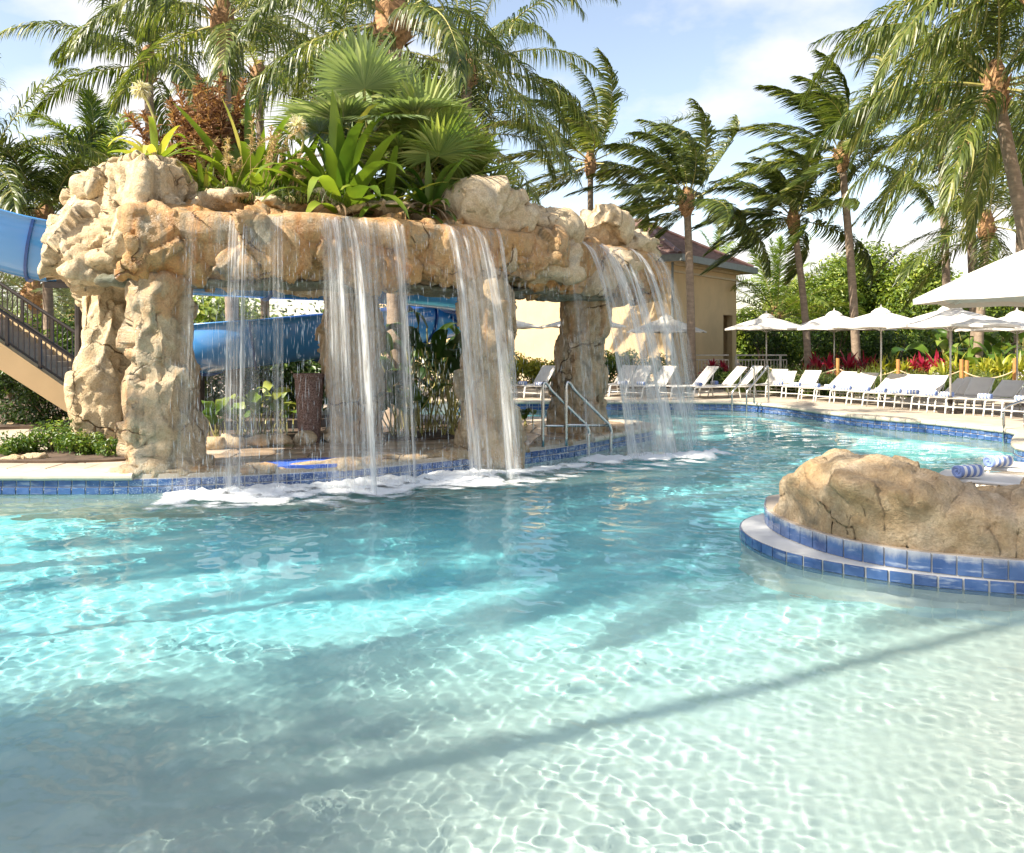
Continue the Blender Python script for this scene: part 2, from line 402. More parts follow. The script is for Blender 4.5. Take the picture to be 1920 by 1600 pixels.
M['plume_red'] = leafmat('plume_red', (.13, .06, .035), (.34, .19, .11), (.48, .30, .19), .35, .9, .1)
M['plume_tan'] = leafmat('plume_tan', (.32, .22, .12), (.52, .39, .24), (.66, .54, .37), .35, .9, .1)
M['petal'] = leafmat('petal', (.55, .50, .42), (.80, .77, .70), None, .4, .7, .2)
M['dead_leaf'] = leafmat('dead_leaf', (.14, .09, .05), (.34, .24, .15), (.48, .36, .24), .2, .8, .2)
# water surface (real refraction)
m, t, b = newmat('pool_water')
b.inputs['Specular IOR Level'].default_value = .22; b.inputs['Base Color'].default_value = (.91, .975, .95, 1); b.inputs['Transmission Weight'].default_value = 1; b.inputs['IOR'].default_value = 1.24; b.inputs['Roughness'].default_value = 0.0
df = nd(t, 'ShaderNodeBsdfDiffuse'); df.inputs[0].default_value = (.58, .84, .80, 1)
tl = nd(t, 'ShaderNodeBsdfTranslucent'); tl.inputs[0].default_value = (.58, .84, .80, 1)
m1 = nd(t, 'ShaderNodeMixShader'); m1.inputs[0].default_value = .5; t.links.new(df.outputs[0], m1.inputs[1]); t.links.new(tl.outputs[0], m1.inputs[2])
m2 = nd(t, 'ShaderNodeMixShader'); m2.inputs[0].default_value = .14; t.links.new(b.outputs[0], m2.inputs[1]); t.links.new(m1.outputs[0], m2.inputs[2])
t.links.new(m2.outputs[0], t.nodes['Material Output'].inputs[0])
M['water'] = m
# pool plaster: water's light absorption with depth painted into the colour, pale to turquoise
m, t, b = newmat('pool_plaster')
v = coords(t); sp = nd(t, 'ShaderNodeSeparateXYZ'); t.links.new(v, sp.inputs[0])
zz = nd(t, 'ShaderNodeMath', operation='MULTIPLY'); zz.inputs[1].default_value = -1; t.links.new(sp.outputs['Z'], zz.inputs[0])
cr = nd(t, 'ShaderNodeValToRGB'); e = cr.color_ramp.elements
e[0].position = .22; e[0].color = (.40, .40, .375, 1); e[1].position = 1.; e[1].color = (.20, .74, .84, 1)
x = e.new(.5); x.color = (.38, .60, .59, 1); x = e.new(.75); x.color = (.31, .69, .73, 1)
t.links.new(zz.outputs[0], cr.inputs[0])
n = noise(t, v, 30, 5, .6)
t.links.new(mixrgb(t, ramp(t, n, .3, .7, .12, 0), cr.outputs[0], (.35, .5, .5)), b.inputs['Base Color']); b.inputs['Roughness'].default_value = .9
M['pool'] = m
# falling water
def fallmat(name, dens, fx=34., fy=.45):
    m, t, b = newmat(name)
    u = nd(t, 'ShaderNodeUVMap'); mp = nd(t, 'ShaderNodeMapping'); mp.inputs['Scale'].default_value = (fx, fy, 1); t.links.new(u.outputs[0], mp.inputs[0])
    mp2 = nd(t, 'ShaderNodeMapping'); mp2.inputs['Scale'].default_value = (fx * 3.3, fy * 8, 1); t.links.new(u.outputs[0], mp2.inputs[0])
    a = noise(t, mp.outputs[0], 1., 3, .6); c = noise(t, mp2.outputs[0], 1., 3, .6)
    at = nd(t, 'ShaderNodeAttribute', attribute_name='tone')
    s = nd(t, 'ShaderNodeMath', operation='MULTIPLY'); t.links.new(ramp(t, a, .30, .72), s.inputs[0]); t.links.new(ramp(t, c, .3, .7, .35, 1.), s.inputs[1])
    s2 = nd(t, 'ShaderNodeMath', operation='MULTIPLY'); t.links.new(s.outputs[0], s2.inputs[0]); t.links.new(at.outputs['Fac'], s2.inputs[1])
    s3 = nd(t, 'ShaderNodeMath', operation='MULTIPLY', use_clamp=True); t.links.new(s2.outputs[0], s3.inputs[0]); s3.inputs[1].default_value = dens
    b.inputs['Base Color'].default_value = (.93, .94, .94, 1); b.inputs['Roughness'].default_value = .3
    tl = nd(t, 'ShaderNodeBsdfTranslucent'); tl.inputs[0].default_value = (.93, .94, .94, 1)
    m1 = nd(t, 'ShaderNodeMixShader'); m1.inputs[0].default_value = .5; t.links.new(b.outputs[0], m1.inputs[1]); t.links.new(tl.outputs[0], m1.inputs[2])
    tp = nd(t, 'ShaderNodeBsdfTransparent'); m2 = nd(t, 'ShaderNodeMixShader')
    t.links.new(s3.outputs[0], m2.inputs[0]); t.links.new(tp.outputs[0], m2.inputs[1]); t.links.new(m1.outputs[0], m2.inputs[2])
    t.links.new(m2.outputs[0], t.nodes['Material Output'].inputs[0])
    return m
M['fall'] = fallmat('falling_water', .95)
m, t, b = newmat('foam'); at = nd(t, 'ShaderNodeAttribute', attribute_name='tone')
a0_ = noise(t, coords(t, (1, 1, 1)), 6., 4, .6); a1_ = noise(t, coords(t, (1, 1, 1)), 34., 6, .7)
am = nd(t, 'ShaderNodeMath', operation='ADD'); t.links.new(a0_, am.inputs[0]); t.links.new(a1_, am.inputs[1]); ah = nd(t, 'ShaderNodeMath', operation='MULTIPLY'); t.links.new(am.outputs[0], ah.inputs[0]); ah.inputs[1].default_value = .5; a = ah.outputs[0]
sm = nd(t, 'ShaderNodeMath', operation='ADD'); t.links.new(a, sm.inputs[0]); t.links.new(at.outputs['Fac'], sm.inputs[1])
al = ramp(t, sm.outputs[0], .72, 1.22, 0, .97)
bump(t, b, a, .8, .05)
b.inputs['Base Color'].default_value = (.88, .91, .92, 1); b.inputs['Roughness'].default_value = .8
tp = nd(t, 'ShaderNodeBsdfTransparent'); m2 = nd(t, 'ShaderNodeMixShader'); t.links.new(al, m2.inputs[0]); t.links.new(tp.outputs[0], m2.inputs[1]); t.links.new(b.outputs[0], m2.inputs[2])
t.links.new(m2.outputs[0], t.nodes['Material Output'].inputs[0])
M['foam'] = m
M['drop'] = plain('droplet', (.85, .89, .91), .15, var=.02)
M['lamp_glass'] = plain('pale_glass', (.6, .6, .58), .2)

# ================================================================ GROUND AND POOL
SHORE = [(-13, 10.18), (-8, 10.18), (-6.1, 10.18), (-4.8, 10.18), (-4.05, 10.27), (-3.0, 10.55), (-1.75, 11.15), (-.46, 12.15), (.75, 13.3), (1.35, 14.1),
         (1.95, 15.0), (2.5, 15.75), (2.72, 16.4), (2.4, 17.2), (1.8, 17.7), (.2, 18.4), (-2, 18.9), (-3.2, 20), (-3, 22), (-1.3, 23.0), (2.6, 23.1),
         (4.9, 23.1), (6.1, 22.8), (6.75, 21.7), (7.0, 20.7), (7.25, 19.4), (7.65, 18.3), (8.15, 17.5), (8.6, 16.7), (8.9, 15.8), (8.95, 15.1), (8.4, 14.2),
         (7.8, 13.2), (7.75, 12.6), (8.3, 12.1), (10, 11.7), (13, 11.6)]
shore = resample(catmull(SHORE, 8), .16)
ISL = [(2.62, 8.75), (2.42, 8.1), (2.42, 7.6), (2.52, 7.15), (2.7, 6.78), (3.0, 6.48), (3.45, 6.24), (4.2, 6.05), (5.2, 5.95), (7, 5.9), (13, 5.9)]
isl = resample(catmull(ISL, 8), .16)
ISLB = [(13, 11.3), (9, 11.1), (6.5, 10.6), (4.6, 9.9), (3.4, 9.3), (2.62, 8.75)]
DZ = .24
v, f = prism(list(map(tuple, shore)) + [(45, 11.6), (45, 34), (-45, 34), (-45, 10.18)], -1.6, DZ)
deck = tag(obj('pool_deck', raw('pool_deck', v, f, M['paver'])), kind='structure')
v, f = prism(list(map(tuple, isl)) + [(45, 5.9), (45, 11.3)] + ISLB[:-1], -1.6, DZ)
pen = tag(obj('pool_deck', raw('pool_deck', v, f, M['paver'])), kind='structure')
LED = catmull([(2.62, 8.7), (2.32, 8.4), (2.15, 8.0), (2.14, 7.5), (2.28, 7.05), (2.52, 6.75), (2.85, 6.48), (3.2, 6.30), (3.6, 6.16), (4.0, 6.07), (4.6, 5.98)], 8)
led = resample(LED, .16)
v, f = prism(list(map(tuple, led)) + [(4.6, 6.4), (3.4, 7.5)], -1.6, .085)
ledge = tag(obj('pool_ledge', raw('pool_ledge', v, f, M['plaster_white'])), kind='structure')
v, f = prism([(-45, -60), (45, -60), (45, 1.0), (-45, 1.0)], -1.6, .2)
tag(obj('pool_deck', raw('pool_deck', v, f, M['paver'])), kind='structure')
for x0, x1 in ((-45, -7.4), (13, 45)):
    y1 = 10.18 if x0 < 0 else 5.9
    v, f = prism([(x0, 1.0), (x1, 1.0), (x1, y1), (x0, y1)], -1.6, .235)
    tag(obj('pool_deck', raw('pool_deck', v, f, M['paver'])), kind='structure')
R_ = 900
v = []; f = []
for (x0, y0, x1, y1) in ((-R_, 34, R_, R_), (-R_, -R_, R_, -60), (-R_, -60, -45, 34), (45, -60, R_, 34)):
    n = len(v); v += [(x0, y0, .2), (x1, y0, .2), (x1, y1, .2), (x0, y1, .2)]; f.append((n, n + 1, n + 2, n + 3))
tag(obj('ground', raw('ground', v, f, M['soil'])), kind='structure')
# pool floor: shallow shelf in front, deeper towards the falls
def floor_z(X, Y):
    s = np.clip((Y - 3.2 - .35 * (X > 99) + .22 * (-X)) / 6.0, 0, 1); s = s * s * (3 - 2 * s)
    d = .30 + .85 * s
    near_r = np.clip((X - 1.2) / 2.5, 0, 1) * np.clip((8 - Y) / 2.5, 0, 1)
    return -(d * (1 - .45 * near_r))
xs = np.linspace(-26, 26, 105); ys = np.linspace(.8, 24.5, 96)
X, Y = np.meshgrid(xs, ys); Z = floor_z(X, Y)
i = np.arange(X.size).reshape(X.shape)
f = np.stack([i[:-1, :-1], i[:-1, 1:], i[1:, 1:], i[1:, :-1]], -1).reshape(-1, 4)
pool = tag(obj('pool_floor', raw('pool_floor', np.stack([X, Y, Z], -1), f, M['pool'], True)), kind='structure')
# water sheet with real ripples
NY, NX = 800, 860
yy = 1.2 * (24.2 / 1.2) ** np.linspace(0, 1, NY)
yy = np.interp(np.linspace(0, 1, NY), np.linspace(0, 1, NY), yy)
s = np.linspace(-1, 1, NX); tt = .72 * s + .28 * s ** 3
Y = np.repeat(yy[:, None], NX, 1); X = tt[None, :] * (Y * 1.0 + 2.2)
sp = np.gradient(yy)[:, None] * np.ones((1, NX)); sp = np.maximum(sp, (Y + 2.2) * 1.5 / NX)
rng = np.random.default_rng(11); Z = X * 0
gust = .72 + .8 * perlin(np.stack([X.ravel() * .35, Y.ravel() * .5, X.ravel() * 0 + 3], 1)).reshape(X.shape) + .75 * perlin(np.stack([X.ravel() * 1.3, Y.ravel() * 1.9, X.ravel() * 0 + 8], 1)).reshape(X.shape); gust = np.clip(gust, .12, 2)
for k in range(64):
    lam = .042 * (1.2 / .042) ** (rng.random() ** 1.45); an = rng.normal(1.25, 1.0); ph = rng.uniform(0, 6.28)
    a = .0023 * lam ** 1.0 * (1.15 if lam < .3 else .6)
    fade = np.clip((lam / sp - 2.6) / 2.5, 0, 1)
    Z = Z + fade * a * np.sin((X * math.cos(an) + Y * math.sin(an)) * 2 * PI / lam + ph + .6 * np.sin(X * 1.1 + ph) + .5 * np.sin(Y * 1.7 + 2 * ph))
Z = Z * gust
# churned water below the falls
fallline = [(-4.3, 9.75), (-3.2, 9.9), (-2.2, 10.35), (-1.0, 10.95), (.1, 11.7), (1.2, 12.6), (2.2, 13.4), (3.3, 14.2)]
fl_ = resample(np.array(fallline), .25)
dmin = np.full(X.shape, 9.)
for q in fl_: dmin = np.minimum(dmin, np.hypot(X - q[0], Y - q[1]))
ch_ = np.exp(-(dmin / 1.5) ** 2)
Z = Z + ch_ * .045 * fbm(np.stack([X.ravel() * 2.4, Y.ravel() * 3.2, X.ravel() * 0], 1), 3).reshape(X.shape)
i = np.arange(X.size).reshape(X.shape)
f = np.stack([i[:-1, :-1], i[:-1, 1:], i[1:, 1:], i[1:, :-1]], -1).reshape(-1, 4)
water = tag(obj('water', raw('water', np.stack([X, Y, Z], -1), f, M['water'], True)), kind='structure')
water.cycles.is_caustics_caster = True
for o in (pool, deck, pen, ledge): o.cycles.is_caustics_receiver = True

# ---- pool edge: glazed tiles and coping stones, each one a piece
def box_mesh(name, sx, sy, sz, mat, bev=.004):
    bm = bmesh.new(); bmesh.ops.create_cube(bm, size=1)
    for q in bm.verts: q.co = Vector((q.co.x * sx, q.co.y * sy, q.co.z * sz))
    if bev: bmesh.ops.bevel(bm, geom=[e for e in bm.edges], offset=bev, segments=1, affect='EDGES')
    m = bpy.data.meshes.new(name); bm.to_mesh(m); bm.free(); m.materials.append(mat); return m
TS = .165
tile_me = box_mesh('tile', TS - .012, .016, .082, M['tile']); tile_big = box_mesh('tile', TS - .008, .016, .142, M['tile_lime'])
def tile_run(path, zc, me, out, root, name='tile', step=TS, recv=False, jit=0.):
    p = resample(path, step); rj = random.Random(3); k = 0
    for a, b_ in zip(p[:-1], p[1:]):
        d = b_ - a; n = np.array([d[1], -d[0]]) / np.linalg.norm(d)
        c = (a + b_) / 2 + n * (out + rj.uniform(-jit, jit))
        o = obj(name, me, root, (c[0] - root.location.x, c[1] - root.location.y, zc + rj.uniform(-jit, jit)), math.atan2(d[1], d[0]))
        if recv: o.cycles.is_caustics_receiver = True
        k += 1
    return k
grout_m = M['grout']
def band(path, z0, z1, out, root, mat):
    p = np.asarray(path); d = np.gradient(p, axis=0); n = nrm(np.stack([d[:, 1], -d[:, 0]], 1)); q = p + n * out
    K = len(q); v = np.concatenate([np.c_[q, np.full(K, z0)], np.c_[q, np.full(K, z1)]])
    f = [(i, i + 1, K + i + 1, K + i) for i in range(K - 1)]
    return part('grout_bed', root, v, f, mat)
W1 = thing('pool_edge', None, None, (0, 0, 0)); tag(W1, kind='structure'); W1.name = 'pool_edge_wall'
W1.location = (-4, 10.4, 0)
band(shore, -.2, DZ - .05, .004, W1, grout_m)
sel = shore[(shore[:, 0] < 2.75) & (shore[:, 1] < 16.6) & (shore[:, 0] > -7.6)]
tile_run(sel, .048, tile_me, .026, W1, recv=True); tile_run(sel, .140, tile_me, .011, W1)
W2 = thing('pool_edge_wall', None, None, (5, 23, 0)); tag(W2, kind='structure')
sel = shore[(shore[:, 1] > 12.3) & ((shore[:, 0] > 3.0) | (shore[:, 1] > 22.9))]; sel = sel[np.argsort(np.arange(len(sel)))]
tile_run(sel, .048, tile_me, .026, W2); tile_run(sel, .140, tile_me, .011, W2)
W3 = thing('pool_edge_wall', None, None, (3, 6.5, 0)); tag(W3, kind='structure')
band(isl, -.2, DZ - .004, .004, W3, grout_m); band(led, -.3, .083, .004, W3, grout_m)
sel = isl[isl[:, 0] < 8.5]; tile_run(sel, .162, tile_big, .012, W3, jit=.0012)
sel = led[led[:, 0] < 4.6]
tile_run(sel, .040, tile_me, .012, W3, recv=True, jit=.001)
tile_run(sel, -.055, tile_me, .012, W3, recv=True, jit=.001)
# coping stones (bullnose)
bm = bmesh.new(); prof = [(-.34, -.085), (.0, -.085)] + [(.045 * math.cos(a) + .0, .045 * math.sin(a) - .040) for a in np.linspace(-PI / 2, PI / 2, 6)] + [(-.34, .005)]
L_ = .325; va = [bm.verts.new((-L_ / 2, -y, z)) for y, z in prof]; vb = [bm.verts.new((L_ / 2, -y, z)) for y, z in prof]; n = len(prof)
for k in range(n): bm.faces.new((va[k], va[(k + 1) % n], vb[(k + 1) % n], vb[k]))
bm.faces.new(va[::-1]); bm.faces.new(vb); bmesh.ops.recalc_face_normals(bm, faces=bm.faces)
cop_me = bpy.data.meshes.new('coping_stone'); bm.to_mesh(cop_me); bm.free(); cop_me.materials.append(M['coping'])
for (test, root) in ((lambda p: (p[:, 0] < -4.45) & (p[:, 1] < 11) & (p[:, 0] > -8.2), W1), (lambda p: (p[:, 1] < 17.6) & (p[:, 1] > 14.0) & (p[:, 0] < 3), W1), (lambda p: (p[:, 1] > 12.3) & ((p[:, 0] > 3.0) | (p[:, 1] > 22.9)), W2)):
    tile_run(shore[test(shore)], DZ + .018, cop_me, .02, root, 'coping_stone', .335, jit=.002)
# large pavers on the near left and flagstones under the grotto
pv = box_mesh('paver', .47, .47, .03, M['paver'], .006)
rj = random.Random(5)
for r_ in range(5):
    for k in range(9):
        x = -8.4 + .48 * k + (.24 if r_ % 2 else 0); y = 10.78 + .48 * r_
        if x > -4.9 + r_ * .3: continue
        o = obj('paver', pv, W1, (x - W1.location.x, y - W1.location.y, DZ + .006 + rj.uniform(-.002, .002)))
def flag_mesh(pts):
    bm = bmesh.new(); cx = np.mean(pts, axis=0)
    up = [bm.verts.new((*(cx + (p - cx) * .93), .02)) for p in pts]; lo = [bm.verts.new((*(cx + (p - cx) * .97), -.01)) for p in pts]
    bm.faces.new(up)
    for k in range(4): bm.faces.new((lo[k], lo[(k + 1) % 4], up[(k + 1) % 4], up[k]))
    m = bpy.data.meshes.new('flagstone'); bm.to_mesh(m); bm.free(); m.materials.append(M['flag']); return m
FR = thing('grotto_floor', None, None, (-1, 14, DZ)); tag(FR, kind='structure')
gx = np.arange(-4.6, 2.6, .62); gy = np.arange(10.4, 17.4, .55)
rr = np.random.default_rng(4); jx = rr.uniform(-.17, .17, (len(gx) + 1, len(gy) + 1)); jy = rr.uniform(-.15, .15, (len(gx) + 1, len(gy) + 1))
def shore_y(x):
    a = shore[(shore[:, 1] < 16)]; a = a[a[:, 0] < 2.7]; return np.interp(x, a[:, 0], a[:, 1])
for a in range(len(gx) - 1):
    for b_ in range(len(gy) - 1):
        q = [np.array([gx[c] + jx[c, d], gy[d] + jy[c, d]]) for c, d in ((a, b_), (a + 1, b_), (a + 1, b_ + 1), (a, b_ + 1))]
        if any(p[1] < shore_y(p[0]) + .12 for p in q) or q[0][1] > 17.6 - abs(q[0][0]) * .25: continue
        c = np.mean(q, axis=0); obj('flagstone', flag_mesh([p - c for p in q]), FR, (c[0] + 1, c[1] - 14, 0.0))
a = np.linspace(0, 2 * PI, 28, endpoint=False); c = G(585, 866, DZ + .03)
tag(obj('splash_pad', raw('splash_pad', *prism([(c[0] + .62 * math.cos(t_) + .35 * math.sin(t_), c[1] + .42 * math.sin(t_)) for t_ in a], DZ - .01, DZ + .034), M['water_rim'])),
    'flat blue splash pad lying on the stone floor under the waterfall', 'splash pad')

# ================================================================ ROCKWORK
def hull_chunk(bm, c, sz, rz, rs, boxy=.45, n=26):
    u = nrm(rs.normal(size=(n, 3))); u = u / np.max(np.abs(u), axis=1, keepdims=True) ** boxy
    u *= rs.uniform(.88, 1.05, (n, 1))
    v = u * np.array(sz) / 2; ca, sa = math.cos(rz), math.sin(rz)
    v = np.stack([v[:, 0] * ca - v[:, 1] * sa, v[:, 0] * sa + v[:, 1] * ca, v[:, 2]], 1) + np.array(c)
    vs_ = [bm.verts.new(p) for p in v]
    r = bmesh.ops.convex_hull(bm, input=vs_)
    bmesh.ops.delete(bm, geom=[g for g in r['geom_interior'] if isinstance(g, bmesh.types.BMVert)], context='VERTS')
def rock(name, root, chunks, mat, voxel=.045, seed=1, amp=1., boxy=.45, label=None, top=False, zmin=None, zs_=1.0, inside=None):
    rs = np.random.default_rng(seed); bm = bmesh.new()
    for ck in chunks: hull_chunk(bm, ck[0], ck[1], ck[2] if len(ck) > 2 else rs.uniform(0, 3), rs, boxy)
    me = bpy.data.meshes.new('tmp'); bm.to_mesh(me); bm.free()
    o = bpy.data.objects.new('tmp', me); col.objects.link(o)
    md = o.modifiers.new('r', 'REMESH'); md.mode = 'VOXEL'; md.voxel_size = voxel
    m2 = o.modifiers.new('s', 'SMOOTH'); m2.factor = .5; m2.iterations = 2
    dg = bpy.context.evaluated_depsgraph_get(); ev = o.evaluated_get(dg); m = ev.to_mesh()
    n = len(m.vertices); co = np.empty(n * 3, np.float32); no = np.empty(n * 3, np.float32)
    m.vertices.foreach_get('co', co); m.vertices.foreach_get('normal', no)
    nq = len(m.polygons); fc = np.empty(len(m.loops), np.int32); m.loops.foreach_get('vertex_index', fc); fc = fc.reshape(nq, 4)
    ev.to_mesh_clear(); bpy.data.objects.remove(o); bpy.data.meshes.remove(me)
    co = co.reshape(-1, 3).astype(float); no = no.reshape(-1, 3).astype(float); base = co.copy()
    wp = co + .16 * np.stack([perlin(co * 1.6 + 5), perlin(co * 1.6 + 40), perlin(co * 1.6 + 80)], 1)
    F1, F2, val = worley(wp * np.array([1.5, 1.5, zs_]) + seed)
    f1, f2, val2 = worley(wp * np.array([3.6, 3.6, 2.6 * zs_]) + seed * 2)
    g1, g2, val3 = worley(wp * np.array([9., 9., 7.]) + seed * 3)
    d = .27 * val + .10 * val2 + .018 * val3 - .016 * np.exp(-((F2 - F1) / .035) ** 2)
    d += .12 * fbm(co * .9 + seed, 3) + .035 * (1 - 2 * np.abs(perlin(co * 2.2 + seed)))
    d += .022 * fbm(co * 8, 3)
    pits = np.clip(perlin(co * 2.3 + 31 + seed) - .30, 0, 1); d -= .6 * pits
    co = co + no * (amp * d)[:, None]
    if zmin is not None: co[:, 2] = np.maximum(co[:, 2], zmin)
    if inside is not None: co = inside(co)
    return part(name, root, co, fc, mat, True, label=label)

GR = thing('rock_grotto', 'large sandy artificial rock grotto on pillars with water pouring over its front lip', 'rock grotto', (-1.2, 12.5, DZ))
LIP = catmull([(-4.7, 10.35), (-4.1, 10.45), (-3.2, 10.6), (-2.2, 10.95), (-.95, 11.65), (0.05, 12.35), (.8, 13.2), (1.7, 14.3), (2.6, 15.5)], 8)
lip = resample(LIP, .1)
lipT = nrm(np.gradient(lip, axis=0)); lipN = np.stack([lipT[:, 1], -lipT[:, 0]], 1)   # outward
def on_lip(px):
    s_ = lip[:, 0] / lip[:, 1] * F + 960; k = int(np.argmin(abs(s_ - px))); return lip[k], lipN[k], lipT[k]
# lintel: chain of boxy chunks, its soffit on z 2.57 and lip near z 3.45
ck = []
rs = np.random.default_rng(3)
pl = resample(LIP, .52)
tl = nrm(np.gradient(pl, axis=0)); nl = np.stack([tl[:, 1], -tl[:, 0]], 1)
for k, (p, t_, n_) in enumerate(zip(pl, tl, nl)):
    if k < 1: continue
    c = p - n_ * (.50 + rs.uniform(-.05, .05)); ck.append(((c[0], c[1], 3.04 + rs.uniform(-.03, .03)), (1.3, 1.05, .88), math.atan2(t_[1], t_[0])))
rock('rock_lintel', GR, ck, M['rock_wet'], .032, 5, .66, .9)
pts_ = resample(LIP, .12)[3:]; tn_ = nrm(np.gradient(pts_, axis=0)); nn_ = np.stack([tn_[:, 1], -tn_[:, 0]], 1); rs = np.random.default_rng(6)
prof_ = [(-.55, .00), (-.30, .035), (-.12, .03), (.0, -.015), (.02, -.09), (.02, -.22), (.0, -.34), (-.10, -.40), (-.4, -.4)]
V_ = []; wob = fbm(np.c_[pts_ * 1.1, pts_[:, :1] * 0], 3)
for q, n_, w_ in zip(pts_, nn_, wob):
    for a_, z_ in prof_:
        e_ = a_ + .16 * w_ * (1 if a_ > -.3 else 0) - .02; V_.append((q[0] + n_[0] * e_, q[1] + n_[1] * e_, 3.435 + z_ + .05 * w_))
V_ = np.array(V_); V_ += .03 * np.stack([fbm(V_ * 3 + 9, 3), fbm(V_ * 3 + 30, 3), fbm(V_ * 3 + 50, 3)], 1); J_ = len(prof_); K_ = len(pts_)
part('overflow_lip', GR, V_, [(a * J_ + b, (a + 1) * J_ + b, (a + 1) * J_ + b + 1, a * J_ + b + 1) for a in range(K_ - 1) for b in range(J_ - 1)], M['rock_wet'], True)
# thin greenish ledge under the lintel
ck = []
pl = resample(LIP, .7)[:-1]; tl = nrm(np.gradient(pl, axis=0)); nl = np.stack([tl[:, 1], -tl[:, 0]], 1)
for p, t_, n_ in zip(pl, tl, nl):
    c = p - n_ * .62; ck.append(((c[0], c[1], 2.60), (.95, .85, .16), math.atan2(t_[1], t_[0])))
M['ledge_green'] = rockmat('ledge_wet', (.26, .28, .21), (.19, .22, .16), (.25, .19, .10), (.17, .22, .19), .4, True, False)
rock('rock_soffit', GR, ck, M['ledge_green'], .04, 9, .18, .85)
# roof slab with planting, and back lintel
ck = []
for x, y, sx, sy in ((-4.6, 12.2, 2.6, 2.6), (-3.1, 12.5, 2.2, 2.6), (-1.6, 12.9, 2.2, 2.4), (-.2, 13.6, 2.2, 2.4), (.9, 14.8, 2.0, 2.2), (1.7, 15.8, 1.8, 1.6)):
    ck.append(((x, y, 3.02), (sx, sy, .75), .35))
rock('rock_roof', GR, ck, M['rock'], .06, 12, .6, .8)
def pillar(name, rows, Yd, dep, seed, mat, vox=.036, lean=0, amp=.6, boxy=.4):
    ck = []; rs = np.random.default_rng(seed)
    for (y0, y1, x0, x1) in rows:
        c0 = P((x0 + x1) / 2, (y0 + y1) / 2, Yd); wx = (x1 - x0) / F * Yd; hz = (y1 - y0) / F * Yd
        ck.append(((c0[0], c0[1] + wx * .05 + rs.uniform(-.05, .05), c0[2]), (wx, min(dep, wx * 1.05 + .1), hz * 2.3), rs.uniform(-.3, .3)))
    rock(name, GR, ck, mat, vox, seed, amp, boxy, zs_=.75)
# outlines of the pillars, row by row
pillar('rock_pillar', [(520, 600, 240, 355), (575, 680, 238, 352), (650, 760, 236, 345), (720, 820, 232, 372), (790, 885, 230, 392), (840, 905, 226, 402)], 10.75, 1.0, 21, M['rock_pil'])
pillar('rock_pillar', [(535, 620, 150, 250), (600, 700, 146, 245), (680, 770, 140, 250), (750, 820, 138, 250), (800, 850, 136, 260)], 12.6, 1.0, 22, M['rock'])
pillar('rock_pillar', [(550, 640, 612, 716), (620, 720, 605, 708), (700, 790, 618, 722), (770, 850, 610, 730)], 13.6, .8, 23, M['rock_pil'])
pillar('rock_pillar', [(550, 640, 868, 968), (620, 710, 862, 974), (690, 780, 868, 978), (750, 820, 874, 970), (800, 868, 858, 984)], 12.25, .85, 24, M['rock_pil'])
pillar('rock_pillar', [(545, 610, 1060, 1140), (590, 660, 1052, 1130), (640, 720, 1044, 1128), (700, 770, 1036, 1138), (750, 835, 1030, 1146)], 15.0, 1.0, 25, M['rock_pil'])
def boulders(name, lst, mat, vox, seed, amp=.8, boxy=.5):
    rock(name, GR, [(P(x, y, Y_), s_) for x, y, Y_, s_ in lst], mat, vox, seed, amp, boxy)
# big head of rock on the left
boulders('rock_boulder', [(235, 450, 11.5, (1.65, 1.7, 1.35)), (190, 462, 11.9, (1.25, 1.5, 1.25)), (285, 400, 11.2, (1.25, 1.4, 1.5)), (240, 375, 12.0, (1.5, 1.5, .95)), (292, 340, 11.6, (.95, 1.1, .85)), (325, 450, 10.95, (.7, .8, 1.25))], M['rock'], .030, 31, .85, .3)
boulders('rock_boulder', [(895, 402, 12.8, (1.5, 1.1, .95)), (960, 415, 13.1, (1.7, 1.0, .80)), (1015, 425, 13.5, (1.1, .9, .65))], M['rock'], .032, 32, .75, .3)
boulders('rock_boulder', [(1130, 438, 15.1, (1.3, 1.0, 1.05)), (1085, 445, 14.9, (1.0, .9, .65)), (1185, 462, 15.5, (1.2, .8, .55))], M['rock'], .032, 33, .75, .3)
boulders('rock_boulder', [(420, 378, 11.7, (1.3, .7, .30)), (510, 385, 11.8, (1.1, .6, .26)), (590, 380, 12.0, (1.0, .7, .34)), (680, 392, 12.1, (.9, .6, .3)), (760, 395, 12.5, (.7, .6, .35))], M['rock'], .036, 34, .5)
# stone lip along the grotto floor, curb stones behind
lp = shore[(shore[:, 0] > -4.6) & (shore[:, 0] < 2.2) & (shore[:, 1] < 15.4)]; lp = resample(lp, .5); rs = np.random.default_rng(8)
d = nrm(np.gradient(lp, axis=0))
rock('rock_lip', GR, [((p[0] - q[1] * .16, p[1] + q[0] * .16, DZ + .0), (.72, .36, .10 + rs.uniform(0, .05)), math.atan2(q[1], q[0])) for p, q in zip(lp, d)], M['rock_pil'], .035, 41, .22, .6)
CB = []
def curb(lab, pts, grp, size=(.55, .3, .2), mat='rock'):
    for k, (px, py) in enumerate(pts):
        c = G(px, py, DZ); r = thing('curb_stone', lab[k] if isinstance(lab, list) else lab, 'curb stone', c, grp)
        rs = np.random.default_rng(px); rock('stone', r, [((c[0], c[1], DZ + size[2] * .42), (size[0] * rs.uniform(.85, 1.15), size[1], size[2]), rs.uniform(-.2, .2))], M[mat], .035, px, .25, .5)
curb(['pale curb stone at the left end of the bed behind the waterfall', 'pale curb stone second from the left behind the waterfall', 'long curb stone below the leafy bed behind the falls', 'curb stone just left of the brown planter', 'curb stone at the foot of the brown planter', 'curb stone right of the brown planter in shade'],
     [(400, 845), (437, 843), (480, 841), (525, 839), (575, 836), (628, 832)], 'curb stones behind the falls', (.42, .3, .22))
